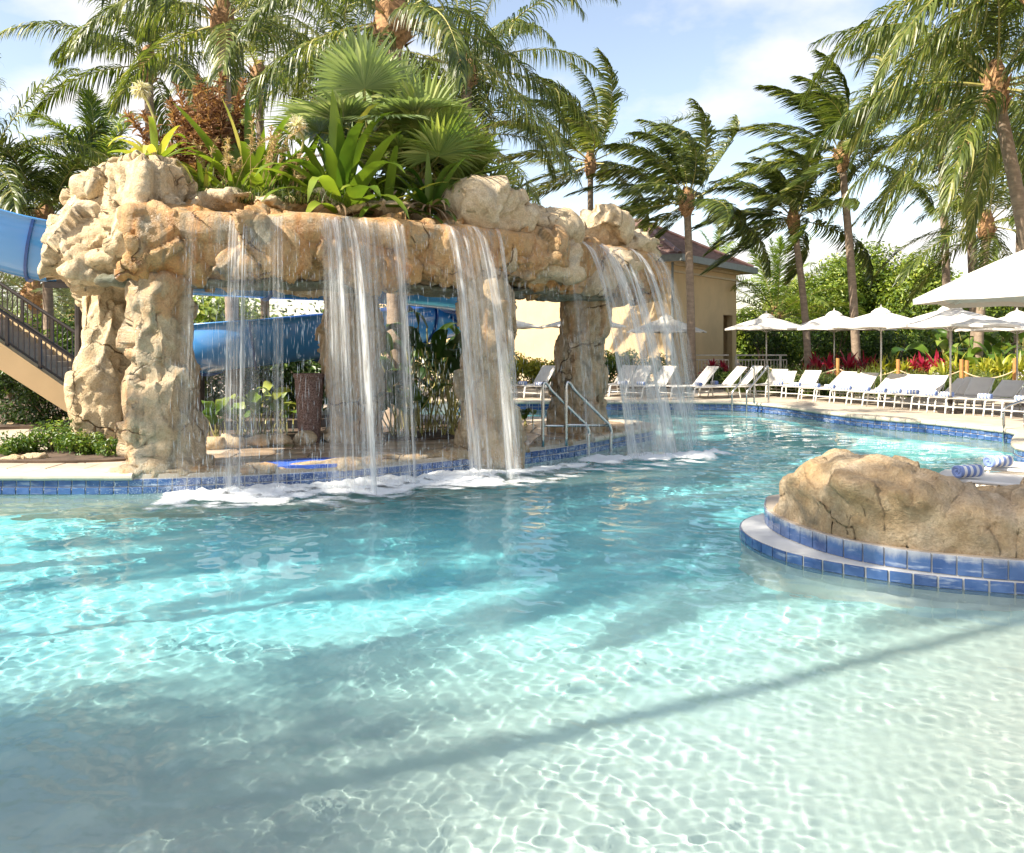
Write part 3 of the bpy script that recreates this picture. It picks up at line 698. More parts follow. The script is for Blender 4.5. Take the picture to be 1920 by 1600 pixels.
curb(['rough kerb stone at the left picture edge beside the creeping shrub', 'rough kerb stone touching the creeping shrub by the pool'], [(18, 868), (55, 867)], 'kerb stones by the shrub', (.34, .2, .12))
curb(['long pale stone edging the bed under the stairs, far left', 'pale stone edging the bed below the stair railing', 'pale edging stone next to the rear left rock pillar'], [(10, 800), (62, 797), (108, 792)], 'edging stones under the stairs', (.62, .3, .14))

# the island rock wall on the right
RW = thing('rock_outcrop', 'low brown rock outcrop on the blue tiled peninsula at right', 'rock outcrop', (3.2, 7.3, DZ))
def irow(px, ytop, Y_, w_, d_=.8):
    c = P(px, ytop, Y_); h = c[2] - DZ + .40; return ((c[0], c[1] + .09, DZ - .40 + h / 2), (w_, d_, h), 0)
ir = [irow(1524, 925, 7.55, .55, .8), irow(1560, 884, 7.36, .7, 1.1), irow(1600, 872, 7.15, 1.0, 1.2), irow(1645, 874, 7.0, .9, 1.2), irow(1690, 884, 6.9, .75, 1.15),
      irow(1740, 912, 6.82, .8, 1.1), irow(1800, 904, 6.75, .8, 1.1), irow(1850, 902, 6.70, .75, 1.05), irow(1900, 916, 6.65, .8, 1.0), irow(1960, 905, 6.6, .9, 1.0), irow(2060, 885, 6.65, 1.1, .9), irow(2200, 890, 6.6, 1.2, .9)]
def keep_on_deck(co):
    d_ = nrm(np.gradient(isl, axis=0)); inn = -np.stack([d_[:, 1], -d_[:, 0]], 1); out = co.copy()
    for s0 in range(0, len(co), 20000):
        q = co[s0:s0 + 20000]; k = np.argmin(((q[:, None, :2] - isl[None]) ** 2).sum(2), axis=1)
        sd_ = ((q[:, :2] - isl[k]) * inn[k]).sum(1); low = np.clip((DZ + .50 - q[:, 2]) / .32, 0, 1); low = low * low * (3 - 2 * low)
        mv = np.clip(.03 + .05 * np.abs(perlin(q * 2.7 + 3)) - sd_, 0, None) * low; out[s0:s0 + 20000, :2] += inn[k] * mv[:, None]
    return out
rock('rock_wall', RW, ir, M['rock_isl'], .022, 51, .42, .8, zmin=DZ - .03, inside=keep_on_deck)

# ================================================================ FALLING WATER
FALL = thing('waterfall', 'sheets and strands of white water pouring from the grotto lip into the pool', 'waterfall', (-1, 10.8, 0))
def stream(px, wid, v0, dens, zt=3.42, ztop=None, tside=0., zend=0.02, seed=0, spread=1.0, name='water_stream'):
    p, n_, t_ = on_lip(px); K = 34; J = 14; rs = np.random.default_rng(seed + px)
    wv = wid / F * p[1]; T_ = math.sqrt(2 * (zt - zend) / 9.8)
    tk = np.linspace(0, 1, K) ** .75 * T_; u = np.linspace(-.5, .5, J)
    pts = []; tn = []; dens = min(dens * .80, 1.5); wid = wid * (2.1 if wid < 45 else 1.2)
    for a, tm in enumerate(tk):
        w_ = wv * (1 + (spread - 1) * tm / T_)
        for b_, uu in enumerate(u):
            vv = v0 * (1 + .10 * math.sin(uu * 9 + px) + .05 * math.sin(uu * 23 + px))
            xy = p + n_ * (-.02 + vv * tm + .03 * math.sin(uu * 17 + tm * 3)) + t_ * (uu * w_ + tside * tm)
            z = zt - 4.9 * tm * tm + .03 * math.sin(px * .13 + uu * 4)
            pts.append((xy[0], xy[1], z))
            tn.append(dens * max(0, (1 - (abs(uu) * 2) ** 2.2)) * (1 - .35 * tm / T_) * (1 if a > 0 else .2))
    # water runs over the lip first
    f = [(a * J + b_, a * J + b_ + 1, (a + 1) * J + b_ + 1, (a + 1) * J + b_) for a in range(K - 1) for b_ in range(J - 1)]
    o = part(name, FALL, pts, f, M['fall'], True, tn)
    uvl = o.data.uv_layers.new(name='UVMap'); li = np.empty(len(o.data.loops), np.int32); o.data.loops.foreach_get('vertex_index', li)
    uvv = np.stack([(li % J) / (J - 1) * wv + px * .37, (li // J) / (K - 1) * 3.4 + px * .11], 1); uvl.data.foreach_set('uv', uvv.astype(np.float32).ravel())
    o['kind'] = 'thing'
    del o['kind']
    return o
# (screen x of the lip, width px, outward speed, density)
for args in [(368, 26, .55, .6), (436, 24, .72, 1.9), (458, 16, .80, 2.2), (476, 30, .62, .5), (520, 20, .85, 1.2), (606, 26, .80, 1.6), (628, 18, 1.05, 2.2),
             (655, 26, 1.28, 2.2), (640, 90, .9, .8), (690, 30, .75, 1.0), (737, 34, .80, 1.7), (842, 22, .95, 2.0), (862, 40, .85, .9), (884, 20, 1.2, 2.2), (936, 9, .6, 1.3),
             (1060, 36, .6, .6), (1092, 34, 1.15, 1.9), (1120, 40, 1.35, 1.2), (1152, 34, 1.25, 2.0), (1182, 34, 1.25, 1.6), (1212, 34, 1.0, .9), (1236, 20, 1.0, 1.3), (1150, 150, 1.0, .6)]:
    stream(*args, seed=1, spread=1.05)
# wide thin veil
for px, wd, v0, dn in ((450, 130, .66, .5), (665, 170, .88, .75), (880, 120, .85, .7), (1130, 190, 1.1, .8)): stream(px, wd, v0, dn, seed=5, name='water_veil')
# droplets
rs = np.random.default_rng(9); nd_ = 3500
px_ = rs.uniform(350, 1250, nd_); zt = 3.4 - 3.3 * rs.random(nd_) ** .8; tf = np.sqrt((3.42 - zt) / 4.9); vo = rs.normal(.72, .28, nd_)
pp = np.array([np.r_[on_lip(q)[0], on_lip(q)[1]] for q in np.linspace(350, 1250, 400)]); k = ((px_ - 350) / 900 * 399).astype(int)
c = np.c_[pp[k, :2] + pp[k, 2:] * (vo * tf)[:, None] + rs.normal(0, .03, (nd_, 2)), zt]
ln = rs.uniform(.015, .085, nd_) * (.4 + tf); rd = rs.uniform(.0008, .0022, nd_)
tmpl = np.array([(1, 0, 0), (-.5, .87, 0), (-.5, -.87, 0), (0, 0, 1), (0, 0, -1)])
v = c[:, None] + tmpl[None] * np.stack([rd, rd, ln], 1)[:, None]
fb = np.array([(0, 1, 3), (1, 2, 3), (2, 0, 3), (1, 0, 4), (2, 1, 4), (0, 2, 4)]); f = (fb[None] + (np.arange(nd_) * 5)[:, None, None]).reshape(-1, 3)
o = part('droplets', FALL, v.reshape(-1, 3), f, M['drop']); o['kind'] = 'stuff'
# foam and spray where it lands
def foam_strip(path, w0, h, seed, lift=.012, dens=.5):
    p = resample(np.array(path), .05); d = nrm(np.gradient(p, axis=0)); n_ = np.stack([d[:, 1], -d[:, 0]], 1); J = 30; u = np.linspace(-1, 1, J); K = len(p)
    s_ = np.linspace(0, 1, K); wv = w0 * (.75 + .35 * np.sin(s_ * 23 + seed)) 
    V = p[:, None] + n_[:, None] * (u[None] * wv[:, None])[..., None]
    q = np.stack([V[..., 0].ravel() * 3.5, V[..., 1].ravel() * 4.5, np.full(V[..., 0].size, seed * 3.)], 1)
    b = fbm(q, 4).reshape(K, J); prof = np.clip(1 - u[None] ** 2, 0, 1); end = np.clip(np.minimum(s_, 1 - s_) * 12, 0, 1)[:, None]
    Z = lift + h * prof * end * (.5 + np.abs(b) * .8)
    tn = (prof ** 1.1 * end) * (.70 + dens) - .42 + .75 * b * prof ** .5
    V3 = np.concatenate([V, Z[..., None]], 2).reshape(-1, 3); i = np.arange(K * J).reshape(K, J)
    f = np.stack([i[:-1, :-1], i[:-1, 1:], i[1:, 1:], i[1:, :-1]], -1).reshape(-1, 4)
    o = part('foam', FALL, V3, f, M['foam'], True, tn.ravel()); o['kind'] = 'stuff'
foam_strip([(-4.2, 9.75), (-3.2, 9.88), (-2.2, 10.35), (-1.0, 10.9), (-.1, 11.6)], .98, .09, 1, dens=1.0)
foam_strip([(-4.0, 9.85), (-3.1, 9.98), (-2.1, 10.45), (-.9, 11.0), (.1, 11.8)], .62, .15, 2, dens=.8)
foam_strip([(-.2, 11.5), (.5, 12.1), (1.2, 12.6)], .42, .07, 3, dens=.6)
foam_strip([(.9, 12.7), (2.0, 13.1), (2.9, 13.4), (3.5, 13.9)], .60, .12, 4, dens=.8)
foam_strip([(-4.6, 9.4), (-3.2, 9.5), (-1.6, 10.1), (.3, 11.4), (2.0, 12.7), (3.6, 13.4)], 1.3, .012, 8, lift=.02, dens=.12)
foam_strip([(-3.8, 9.3), (-2.4, 9.6), (-1.1, 10.3)], .5, .02, 6, dens=.1)
nd_ = 14000; k = rs.integers(0, len(fl_), nd_); c2 = fl_[k] + rs.normal(0, .26, (nd_, 2)); c = np.c_[c2, np.abs(rs.normal(0, .16, nd_)) + .02]
r_ = rs.uniform(.001, .0045, nd_)[:, None, None] * np.ones((1, 1, 3)); v = c[:, None] + tmpl[None] * r_
f = (fb[None] + (np.arange(nd_) * 5)[:, None, None]).reshape(-1, 3)
o = part('spray', FALL, v.reshape(-1, 3), f, M['drop']); o['kind'] = 'stuff'

# ================================================================ HANDRAILS
def handrail(label, pts_a, off, group=None, r=.024, bar=None):
    """pts_a: list of xyz of one rail, off: vector to the second rail"""
    root = thing('pool_handrail', label, 'handrail', tuple(pts_a[0]), group)
    for s_ in (0, 1):
        q = catmull(np.array(pts_a) + np.array(off) * s_, 5); MB().tube(q, r, 10).part('rail', root, M['steel'], True)
    if bar:
        a_, b_ = bar
        for s_ in (0, 1): MB().tube([np.array(a_) + np.array(off) * s_, np.array(b_) + np.array(off) * s_], r * .8, 8).part('cross_bar', root, M['steel'], True)
    return root
def rail_pts(base, end, hb, he, kind=0):
    b = np.array(base, float); e = np.array(end, float); z = np.array([0, 0, 1.]); d = e - b; d[2] = 0
    t0 = b + z * hb; t1 = e + z * he; s = t1 - t0; return [b, b + z * (hb - .2), b + z * (hb - .09), t0 + s * .03 + z * .015, t0 + s * .10 + z * .03, t0 + s * .17 + z * .005, t0 + s * .3, t0 + s * .6, t0 + s * .85, t0 + s * .95 + z * .0, t1 - z * .07 + s * .01, t1 - z * .18, e]
a0 = G(1018, 838); a1 = np.array([*G(1104, 862, 0)[:2], -.3])
b1 = G(1133, 857, 0) - G(1104, 862, 0)
handrail('steel handrail pair stepping down from the grotto floor into the pool', rail_pts(a0, a1, .98, .80), (.36, .12, 0), 'pool handrails',
         bar=(a0 + np.array([0, 0, .32]), np.array([a1[0], a1[1], DZ + .28])))
a0 = G(1441, 757); a1 = np.array([*G(1400, 776, 0)[:2], -.3])
handrail('steel handrail pair at the far pool edge in front of the white fence', rail_pts(a0, a1, .98, .86), (-.38, -.02, 0), 'pool handrails')
a0 = np.array([10.1, 15.6, DZ]); a1 = np.array([*G(1882, 832, 0)[:2], -.3])
handrail('steel handrail pair at the right edge of the picture below the white loungers', rail_pts(a0, a1, .80, .95), (.25, -.22, 0), 'pool handrails')

# ================================================================ SLIDE
def slide(name, path, r, root, flange=.07, a0=-1.72, a1=1.72, nseg=None, up=(0, 0, 1)):
    p = catmull(path, 12); T = nrm(np.gradient(p, axis=0)); S = nrm(np.cross(T, np.array(up, float))); U = np.cross(S, T)
    an = np.linspace(a0, a1, 22)  # 0 = straight down
    prof = [(math.sin(a) * r, -math.cos(a) * r) for a in an]; inn = [(math.sin(a) * (r - .03), -math.cos(a) * (r - .03)) for a in an[::-1]]
    full = [(prof[0][0] - flange, prof[0][1]), prof[0]] + prof[1:-1] + [prof[-1], (prof[-1][0] + flange, prof[-1][1]), (prof[-1][0] + flange, prof[-1][1] + .03)] + [(x, y + (.03 if abs(x) > r * .9 and y > 0 else 0)) for x, y in inn] + [(prof[0][0] - flange, prof[0][1] + .03)]
    m = len(full); K = len(p); cuts = np.linspace(0, K - 1, (nseg or max(2, K // 10)) + 1).astype(int)
    for a, b in zip(cuts[:-1], cuts[1:]):
        idx = range(a, b + 1)
        v = [p[i] + S[i] * x + U[i] * y for i in idx for x, y in full]
        L_ = len(idx); f = [(i * m + j, i * m + (j + 1) % m, (i + 1) * m + (j + 1) % m, (i + 1) * m + j) for i in range(L_ - 1) for j in range(m)]
        o = part('flume_section', root, v, f, M['slide'], True)
        # joint ring
        i = b
        if i < K:
            rr_ = [(math.sin(q) * (r + w_), -math.cos(q) * (r + w_)) for q, w_ in [(q, .05) for q in an] + [(q, -.002) for q in an[::-1]]]
            v = []
            for s_ in (-.022, .022): v += [p[i] + T[i] * s_ + S[i] * x + U[i] * y for x, y in rr_]
            mm = len(rr_); f = [(j, (j + 1) % mm, mm + (j + 1) % mm, mm + j) for j in range(mm)] + [(j, mm - 1 - j, mm - 2 - j, j + 1) for j in range(mm // 2 - 1)] + [(mm + j, mm + j + 1, 2 * mm - 2 - j, 2 * mm - 1 - j) for j in range(mm // 2 - 1)]
            part('joint_flange', root, v, f, M['slide_pale'], False)
SL = thing('water_slide', 'blue fibreglass water slide curving behind the rock grotto', 'water slide', (-8, 14.5, DZ))
slide('s', [(-13.5, 13.2, 6.0), (-11, 13.6, 4.9), (-9.4, 13.9, 4.2), (-7.9, 14.3, 3.66), (-6.4, 15.0, 3.5), (-4.6, 16.0, 3.45), (-2.8, 17.2, 3.42), (-1.2, 18.8, 3.3), (-.9, 20.6, 3.0), (-1.6, 21.2, 2.75), (-2.4, 20.4, 2.55), (-3.2, 19.2, 2.4), (-4.2, 18.1, 2.27), (-5.3, 17.3, 2.12), (-6.3, 17.5, 1.98), (-7.1, 18.6, 1.82), (-7.8, 20.2, 1.6)], .80, SL, nseg=16)
# support posts and bracket
MB().tube([(-7.15, 14.1, DZ), (-7.15, 14.1, 3.0)], .07, 10).part('support_post', SL, M['dark_metal'])
MB().box((-7.2, 14.2, 2.78), (1.1, .12, .10)).box((-7.35, 14.2, 2.92), (.36, .2, .18)).box((-6.75, 14.2, 2.55), (.35, .10, .32)).part('bracket', SL, M['dark_metal'])
for q in ((-3.6, 18.7), (-6.5, 17.8)): MB().tube([(q[0], q[1], DZ), (q[0], q[1], 1.6)], .09, 10).part('support_post', SL, M['dark_metal'])

# ================================================================ STAIRS (far left)
ST = thing('staircase', 'tan stuccoed outdoor staircase with dark railing descending at far left', 'staircase', (-8, 15.2, DZ))
Ys = 15.2
def prism_xz(poly, y0, y1):
    n = len(poly); v = [(x, y0, z) for x, z in poly] + [(x, y1, z) for x, z in poly]
    tri = tessellate_polygon([[Vector((x, z, 0)) for x, z in poly]])
    return v, [tuple(t_) for t_ in tri] + [tuple(n + q for q in t_[::-1]) for t_ in tri] + [(i, (i + 1) % n, n + (i + 1) % n, n + i) for i in range(n)]
def PX(px, py, Y_=Ys): q = P(px, py, Y_); return (q[0], q[2])
side = [PX(-240, 478), PX(135, 735), PX(160, 752), PX(160, 790), PX(120, 770), PX(-60, 655), PX(-240, 560)]
for y0 in (Ys, Ys + 1.5):
    v, f = prism_xz(side, y0, y0 + .16); part('side_wall', ST, v, f, M['stucco'])
p0 = PX(-240, 500); p1 = PX(150, 765); ns = 22
for k in range(ns):
    t_ = (k + .5) / ns; x = p0[0] + (p1[0] - p0[0]) * t_; z = p0[1] + (p1[1] - p0[1]) * t_
    MB().box((x, Ys + .83, z), (.30, 1.34, .12)).part('step', ST, M['paver'])
for yy_ in (Ys + .08, Ys + 1.58):
    top0 = PX(-240, 428); top1 = PX(133, 672); bot0 = PX(-240, 470); bot1 = PX(133, 727)
    MB().tube([(top0[0], yy_, top0[1]), (top1[0], yy_, top1[1])], .035, 8).part('handrail', ST, M['dark_metal'])
    MB().tube([(bot0[0], yy_, bot0[1]), (bot1[0], yy_, bot1[1])], .02, 6).part('bottom_rail', ST, M['dark_metal'])
    nb = 36
    for k in range(nb + 1):
        t_ = k / nb; x = top0[0] + (top1[0] - top0[0]) * t_; zt_ = top0[1] + (top1[1] - top0[1]) * t_; zb = bot0[1] + (bot1[1] - bot0[1]) * t_
        post = k % 6 == 0
        MB().box((x, yy_, (zt_ + zb) / 2 - (.08 if post else 0)), (.05 if post else .018, .05 if post else .018, zt_ - zb + (.18 if post else 0))).part('railing_post' if post else 'baluster', ST, M['dark_metal'])

# ================================================================ PLANTER POT
c = G(580, 832); c[1] = 13.3; c[0] = (580 - 960) / F * 13.3
PT = thing('planter', 'tall tapered brown speckled planter standing behind the falling water', 'planter', (c[0], c[1], DZ))
mb = MB(); prof = [(.15, 0), (.16, .02), (.225, 1.02), (.245, 1.05), (.245, 1.10), (.21, 1.10), (.20, 1.02)]
mb.lathe(prof, (c[0], c[1], DZ), 28).part('pot', PT, M['planter'], False)
MB().lathe([(.20, 0), (.20, .03), (.01, .04)], (c[0], c[1], DZ + .99), 20).part('soil', PT, M['soil'])

# ================================================================ BUILDING
BA = np.array([6.23, 33.0]); ur = nrm(np.array([3.74, 5.0])); ul = nrm(np.array([-5., 3.74])); LR, LL = 6.3, 20.
def bp(a, b, z): q = BA + ur * a + ul * b; return (q[0], q[1], z)
HB = thing('stucco_building', 'cream stucco building with brown hip roof behind the waterfall', 'building', (BA[0], BA[1], .2))
ZW = 4.95
def wall(a0, b0, a1, b1, z0, z1, th=.25, name='wall', mat='stucco'):
    p0 = np.array(bp(a0, b0, 0)[:2]); p1 = np.array(bp(a1, b1, 0)[:2]); d = p1 - p0; L_ = np.linalg.norm(d); c = (p0 + p1) / 2
    return MB().box((c[0], c[1], (z0 + z1) / 2), (L_, th, z1 - z0), math.atan2(d[1], d[0])).part(name, HB, M[mat])
d0, d1, dz = 4.85, 5.85, 3.05
wall(0, .125, d0, .125, .1, ZW); wall(d1, .125, LR, .125, .1, ZW); wall(d0, .125, d1, .125, dz, ZW)
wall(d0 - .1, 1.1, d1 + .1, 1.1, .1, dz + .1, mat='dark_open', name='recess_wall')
wall(.125, .252, .125, LL, .1, ZW); wall(LR - .125, .252, LR - .125, LL, .1, ZW); wall(0, LL, LR, LL, .1, ZW)
for z0, z1, o_ in ((ZW - .38, ZW - .30, .04), (ZW - .10, ZW, .10), (.1, .5, .03)):
    wall(-o_, -o_ / 2, LR + o_, -o_ / 2, z0, z1, .12, 'moulding', 'trim') if z0 > 1 else wall(-o_, -o_ / 2, d0, -o_ / 2, z0, z1, .06, 'plinth', 'trim')
    wall(-o_ / 2, 0, -o_ / 2, LL, z0, z1 - .002, .12 if z0 > 1 else .06, 'moulding' if z0 > 1 else 'plinth', 'trim')
ov = .55; e = [bp(-ov, -ov, 0), bp(LR + ov, -ov, 0), bp(LR + ov, LL + ov, 0), bp(-ov, LL + ov, 0)]; RH = 2.0; w2 = (LR + 2 * ov) / 2
rd_ = [bp(LR / 2, -ov + w2, 0), bp(LR / 2, LL + ov - w2, 0)]
# eaves slab, gutter, then courses of roof tiles as stepped strips
v = [(q[0], q[1], ZW) for q in e] + [(q[0], q[1], ZW + .16) for q in e]
part('eaves', HB, v, [(3, 2, 1, 0), (4, 5, 6, 7), (0, 1, 5, 4), (1, 2, 6, 5), (2, 3, 7, 6), (3, 0, 4, 7)], M['trim'])
for k in range(4):
    a_, b_ = np.array(e[k][:2]), np.array(e[(k + 1) % 4][:2]); d = b_ - a_; L_ = np.linalg.norm(d); n_ = np.array([d[1], -d[0]]) / L_; c = (a_ + b_) / 2 + n_ * .09
    MB().box((c[0], c[1], ZW + .11), (L_ + .3, .17, .26), math.atan2(d[1], d[0])).part('gutter', HB, M['gutter'])
NC = 18
def course(A, B, C, D, root):  # A-B eave, D-C ridge
    A, B, C, D = map(np.array, (A, B, C, D)); up = np.array([0, 0, 1.])
    for k in range(NC):
        t0, t1 = k / NC, (k + 1) / NC
        a, b = A + (D - A) * t0, B + (C - B) * t0; c_, d_ = B + (C - B) * t1, A + (D - A) * t1
        v = [a, b, c_ + up * 0, d_ + up * 0, a + up * .07, b + up * .07, c_ + up * .012, d_ + up * .012]
        part('tile_course', root, v, [(0, 1, 5, 4), (4, 5, 6, 7), (0, 4, 7, 3), (1, 2, 6, 5)], M['roof'])
RF = obj("roof", None, HB)
z0, z1 = ZW + .2, ZW + .2 + RH
E3 = [(q[0], q[1], z0) for q in e]; R0 = (rd_[0][0], rd_[0][1], z1); R1 = (rd_[1][0], rd_[1][1], z1)
course(E3[0], E3[1], R0, R0, RF); course(E3[1], E3[2], R1, R0, RF); course(E3[2], E3[3], R1, R1, RF); course(E3[3], E3[0], R0, R1, RF)
for a_, b_ in ((E3[0], R0), (E3[1], R0), (R0, R1)):
    MB().tube([np.array(a_) + (0, 0, .08), np.array(b_) + (0, 0, .08)], .09, 8).part('ridge_cap', RF, M['roof'])
q = bp(-.10, .0, 0); MB().tube([(q[0], q[1] - .1, .2), (q[0], q[1] - .1, ZW)], .05, 8).part('downpipe', HB, M['gutter'])

# ================================================================ FENCE
def fence(label, p0, p1, h, step, group='pale metal fences'):
    p0 = np.array(p0); p1 = np.array(p1); d = p1 - p0; L_ = np.linalg.norm(d); a = math.atan2(d[1], d[0])
    r = thing('metal_fence', label, 'fence', (*p0, DZ), group)
    c = (p0 + p1) / 2
    MB().box((*c, DZ + h), (L_, .08, .05), a).part('top_rail', r, M['fence_paint'])
    MB().box((*c, DZ + h - .17), (L_, .04, .04), a).part('rail', r, M['fence_paint'])
    MB().box((*c, DZ + .12), (L_, .04, .04), a).part('rail', r, M['fence_paint'])
    me = box_mesh('baluster', .022, .022, h - .31, M['fence_paint'], 0); mp_ = box_mesh('post', .07, .07, h, M['fence_paint'], 0)
    n = int(L_ / step)
    for k in range(n + 1):
        q = p0 + d * k / n - p0
        if k % 14 == 0: obj('fence_post', mp_, r, (q[0], q[1], h / 2 - .03), a)
        else: obj('baluster', me, r, (q[0], q[1], .12 + (h - .31) / 2 + .02), a)
fa = P(1380, 700, 31)[:2]; fb_ = P(1475, 700, 31)[:2]
fence('pale metal fence behind the far handrail, right of the building doorway', fa, fb_, 1.15, .115)
fence('pale metal fence in front of the building wall, left of the doorway', P(1297, 700, 31)[:2], P(1366, 700, 31)[:2], 1.15, .115)

# ================================================================ PALMS
def frond_arrays(rs, o, az, el, L, droop, wind, nl=70, ll=.85, lw=.020, ld=.38, petiole=.16, lwind=None, roll=0.):
    K = 18; d = np.array([math.cos(az) * math.cos(el), math.sin(az) * math.cos(el), math.sin(el)]); pts = [np.array(o, float)]
    wind = np.array(wind, float); lwind = wind if lwind is None else np.array(lwind, float)
    for i in range(K):
        s_ = i / K; d = nrm(d + np.array([0, 0, -1.]) * droop * (.12 + 1.1 * s_) / K * 2.2 + wind * (.3 + s_) / K * 2.5); pts.append(pts[-1] + d * L / K)
    p = np.array(pts); T = nrm(np.gradient(p, axis=0))
    S = nrm(np.cross(T, np.array([0, 0, 1.])) + rs.normal(0, .08, 3)); Nn = np.cross(S, T)
    if roll: S, Nn = S * math.cos(roll) + Nn * math.sin(roll), Nn * math.cos(roll) - S * math.sin(roll)
    s_ = np.linspace(petiole, .995, nl); s_ = np.repeat(s_, 2) + rs.normal(0, .004, 2 * nl); s_ = np.clip(s_, 0, 1); sg = np.tile([1., -1.], nl)[:, None]
    x = np.linspace(0, 1, K + 1)
    I = lambda A: np.stack([np.interp(s_, x, A[:, k]) for k in range(3)], 1)
    q = I(p); t_ = nrm(I(T)); sd = nrm(I(S)); n_ = nrm(I(Nn))
    ang = rad(28) + rad(38) * s_ ** 1.5 + rs.normal(0, .08, 2 * nl)
    d0 = nrm(sd * sg * np.cos(ang)[:, None] + t_ * np.sin(ang)[:, None] + n_ * (.28 + rs.normal(0, .12, 2 * nl))[:, None])
    ls = ll * np.clip(np.sin(PI * (.14 + .80 * s_)), .05, 1) ** .65 * rs.uniform(.82, 1.08, 2 * nl)
    m = 5; C = [q]; D = d0
    for k in range(m - 1):
        D = nrm(D + np.array([0, 0, -1.]) * ld * (.35 + .5 * k) * rs.uniform(.6, 1.3, (2 * nl, 1)) + lwind * .55 * (k + .6) + rs.normal(0, .04, (2 * nl, 3)))
        C.append(C[-1] + D * (ls / (m - 1))[:, None])
    Pc = np.stack(C, 1); sv = nrm(np.cross(d0, n_) + rs.normal(0, .25, (2 * nl, 3)))
    Sv = np.repeat(sv[:, None], m, 1); W = lw * np.array([.7, 1., .9, .6, .08])[None] * rs.uniform(.8, 1.1, (2 * nl, 1))
    tone = np.clip(rs.normal(.42, .22, 2 * nl) + rs.normal(0, .1), 0, 1)
    lv, lf, lt = strips(Pc, Sv, W, 0, 0, tone)
    # midrib as a thin three sided tube
    r_ = np.linspace(1, .12, K + 1) ** 1.1 * .030 * (L / 4.5); r_[0] *= 1.6; a3 = np.array([PI / 2, PI * 7 / 6, PI * 11 / 6])
    rv = (p[:, None] + r_[:, None, None] * (S[:, None] * np.cos(a3)[None, :, None] + Nn[:, None] * np.sin(a3)[None, :, None])).reshape(-1, 3)
    i = np.arange(K); rf = np.concatenate([np.stack([i * 3 + j, i * 3 + (j + 1) % 3, (i + 1) * 3 + (j + 1) % 3, (i + 1) * 3 + j], 1) for j in range(3)])
    return (lv, lf, lt), (rv, rf, np.full(len(rv), .5))
def palm(label, base, top, r, nf=20, L=4.4, wind=(0, 0, 0), seed=0, cat='palm tree', group='coconut palms around the pool', droop=.85, el=(82, -32), mat='frond', nl=68, ll=.85, lw=.020, ld=.38, lean=.35, azs=None, name='palm_tree', crown_r=1.0, old=True, lwind=None, skip=None, young=.0):
    rs = np.random.default_rng(seed); base = np.array(base, float); top = np.array(top, float)
    root = thing(name, label, cat, base, group)
    # trunk, gently curved, ringed
    K = 64; s_ = np.linspace(0, 1, K); H = top[2] - base[2]
    side = nrm(np.array([top[0] - base[0], top[1] - base[1], 0]) + 1e-6)
    bow = np.sin(s_ * PI) * lean * np.hypot(*(top - base)[:2]) * .5
    c = base + (top - base) * s_[:, None] - side * bow[:, None] * .5 + np.array([0, 0, 0])
    ring = (np.arange(K) % 2) * .5 + rs.uniform(-.2, .2, K); rr_ = r * (1 - .22 * s_) * (1 + .035 * ((np.arange(K) % 2) - .5)) * (1 + .7 * np.exp(-s_ * H / .35))
    mb = MB(); mb.tube(c, rr_, 12, .5, 0); mb.t = list(np.repeat(np.clip(.45 + ring * .5, 0, 1), 12)) ; mb.part('trunk', root, M['trunk'], True)
    # fibrous crown base with old leaf boots
    if H > 2.2:
        mb = MB(); cr_ = r * crown_r
        prof = [(cr_ * .80, -.42), (cr_ * 1.15, -.30), (cr_ * 1.6, -.12), (cr_ * 1.75, .10), (cr_ * 1.35, .34), (cr_ * .7, .62)]
        mb.lathe([(a * rs.uniform(.92, 1.08), b) for a, b in prof], top, 12)
        mb.v = [tuple(np.array(q) + rs.normal(0, .018, 3)) for q in mb.v]
        for k in range(16):
            a = rs.uniform(0, 2 * PI); z = rs.uniform(-.35, .25); u = np.array([math.cos(a), math.sin(a), 0]); sdv = np.array([-math.sin(a), math.cos(a), 0]); q = top + u * cr_ * 1.3 + np.array([0, 0, z])
            tip = q + u * cr_ * rs.uniform(.5, 1.1) + np.array([0, 0, rs.uniform(.05, .3)]); wv = cr_ * .38
            mb.add([q - sdv * wv, q + sdv * wv, tip + sdv * wv * .4, tip - sdv * wv * .4, q - sdv * wv + (0, 0, .05), q + sdv * wv + (0, 0, .05)], [(0, 1, 2, 3), (4, 3, 2, 5), (0, 3, 4), (1, 5, 2)])
        mb.part('crown_base', root, M['dead'])
    for k in range(nf):
        f_ = k / max(1, nf - 1); az = (2.399963 * k + seed) if azs is None else azs[k % len(azs)] + rs.normal(0, .15)
        e_ = rad(el[0] + (el[1] - el[0]) * f_ ** .85) + rs.normal(0, .07); Lk = L * (.72 + .28 * math.sin(min(1, f_ * 1.8 + .15) * PI / 2)) * rs.uniform(.9, 1.06)
        if skip and skip(az % (2 * PI), e_): continue
        lf, rc = frond_arrays(rs, top + np.array([math.cos(az) * r * .6, math.sin(az) * r * .6, .30 - .25 * f_]), az, e_, Lk, droop * rs.uniform(.8, 1.2), wind, nl, ll, lw, ld * rs.uniform(.75, 1.2), lwind=lwind, roll=rs.normal(0, .25))
        V, Fq, Tn = merge([lf, rc]); idx = np.r_[np.zeros(len(lf[1]), int), np.ones(len(rc[1]), int)]
        mt = M['frond_bright'] if f_ < young else M[mat]
        part('frond', root, V, Fq, [mt, M['rachis']], False, Tn, idx)
    return root
def top_at(px, py, Y): return P(px, py, Y)
def base_at(px, Y, z=.24): return np.array([(px - 960) / F * Y, Y, z])
WL = (-.55, .10, .04)      # wind from the right
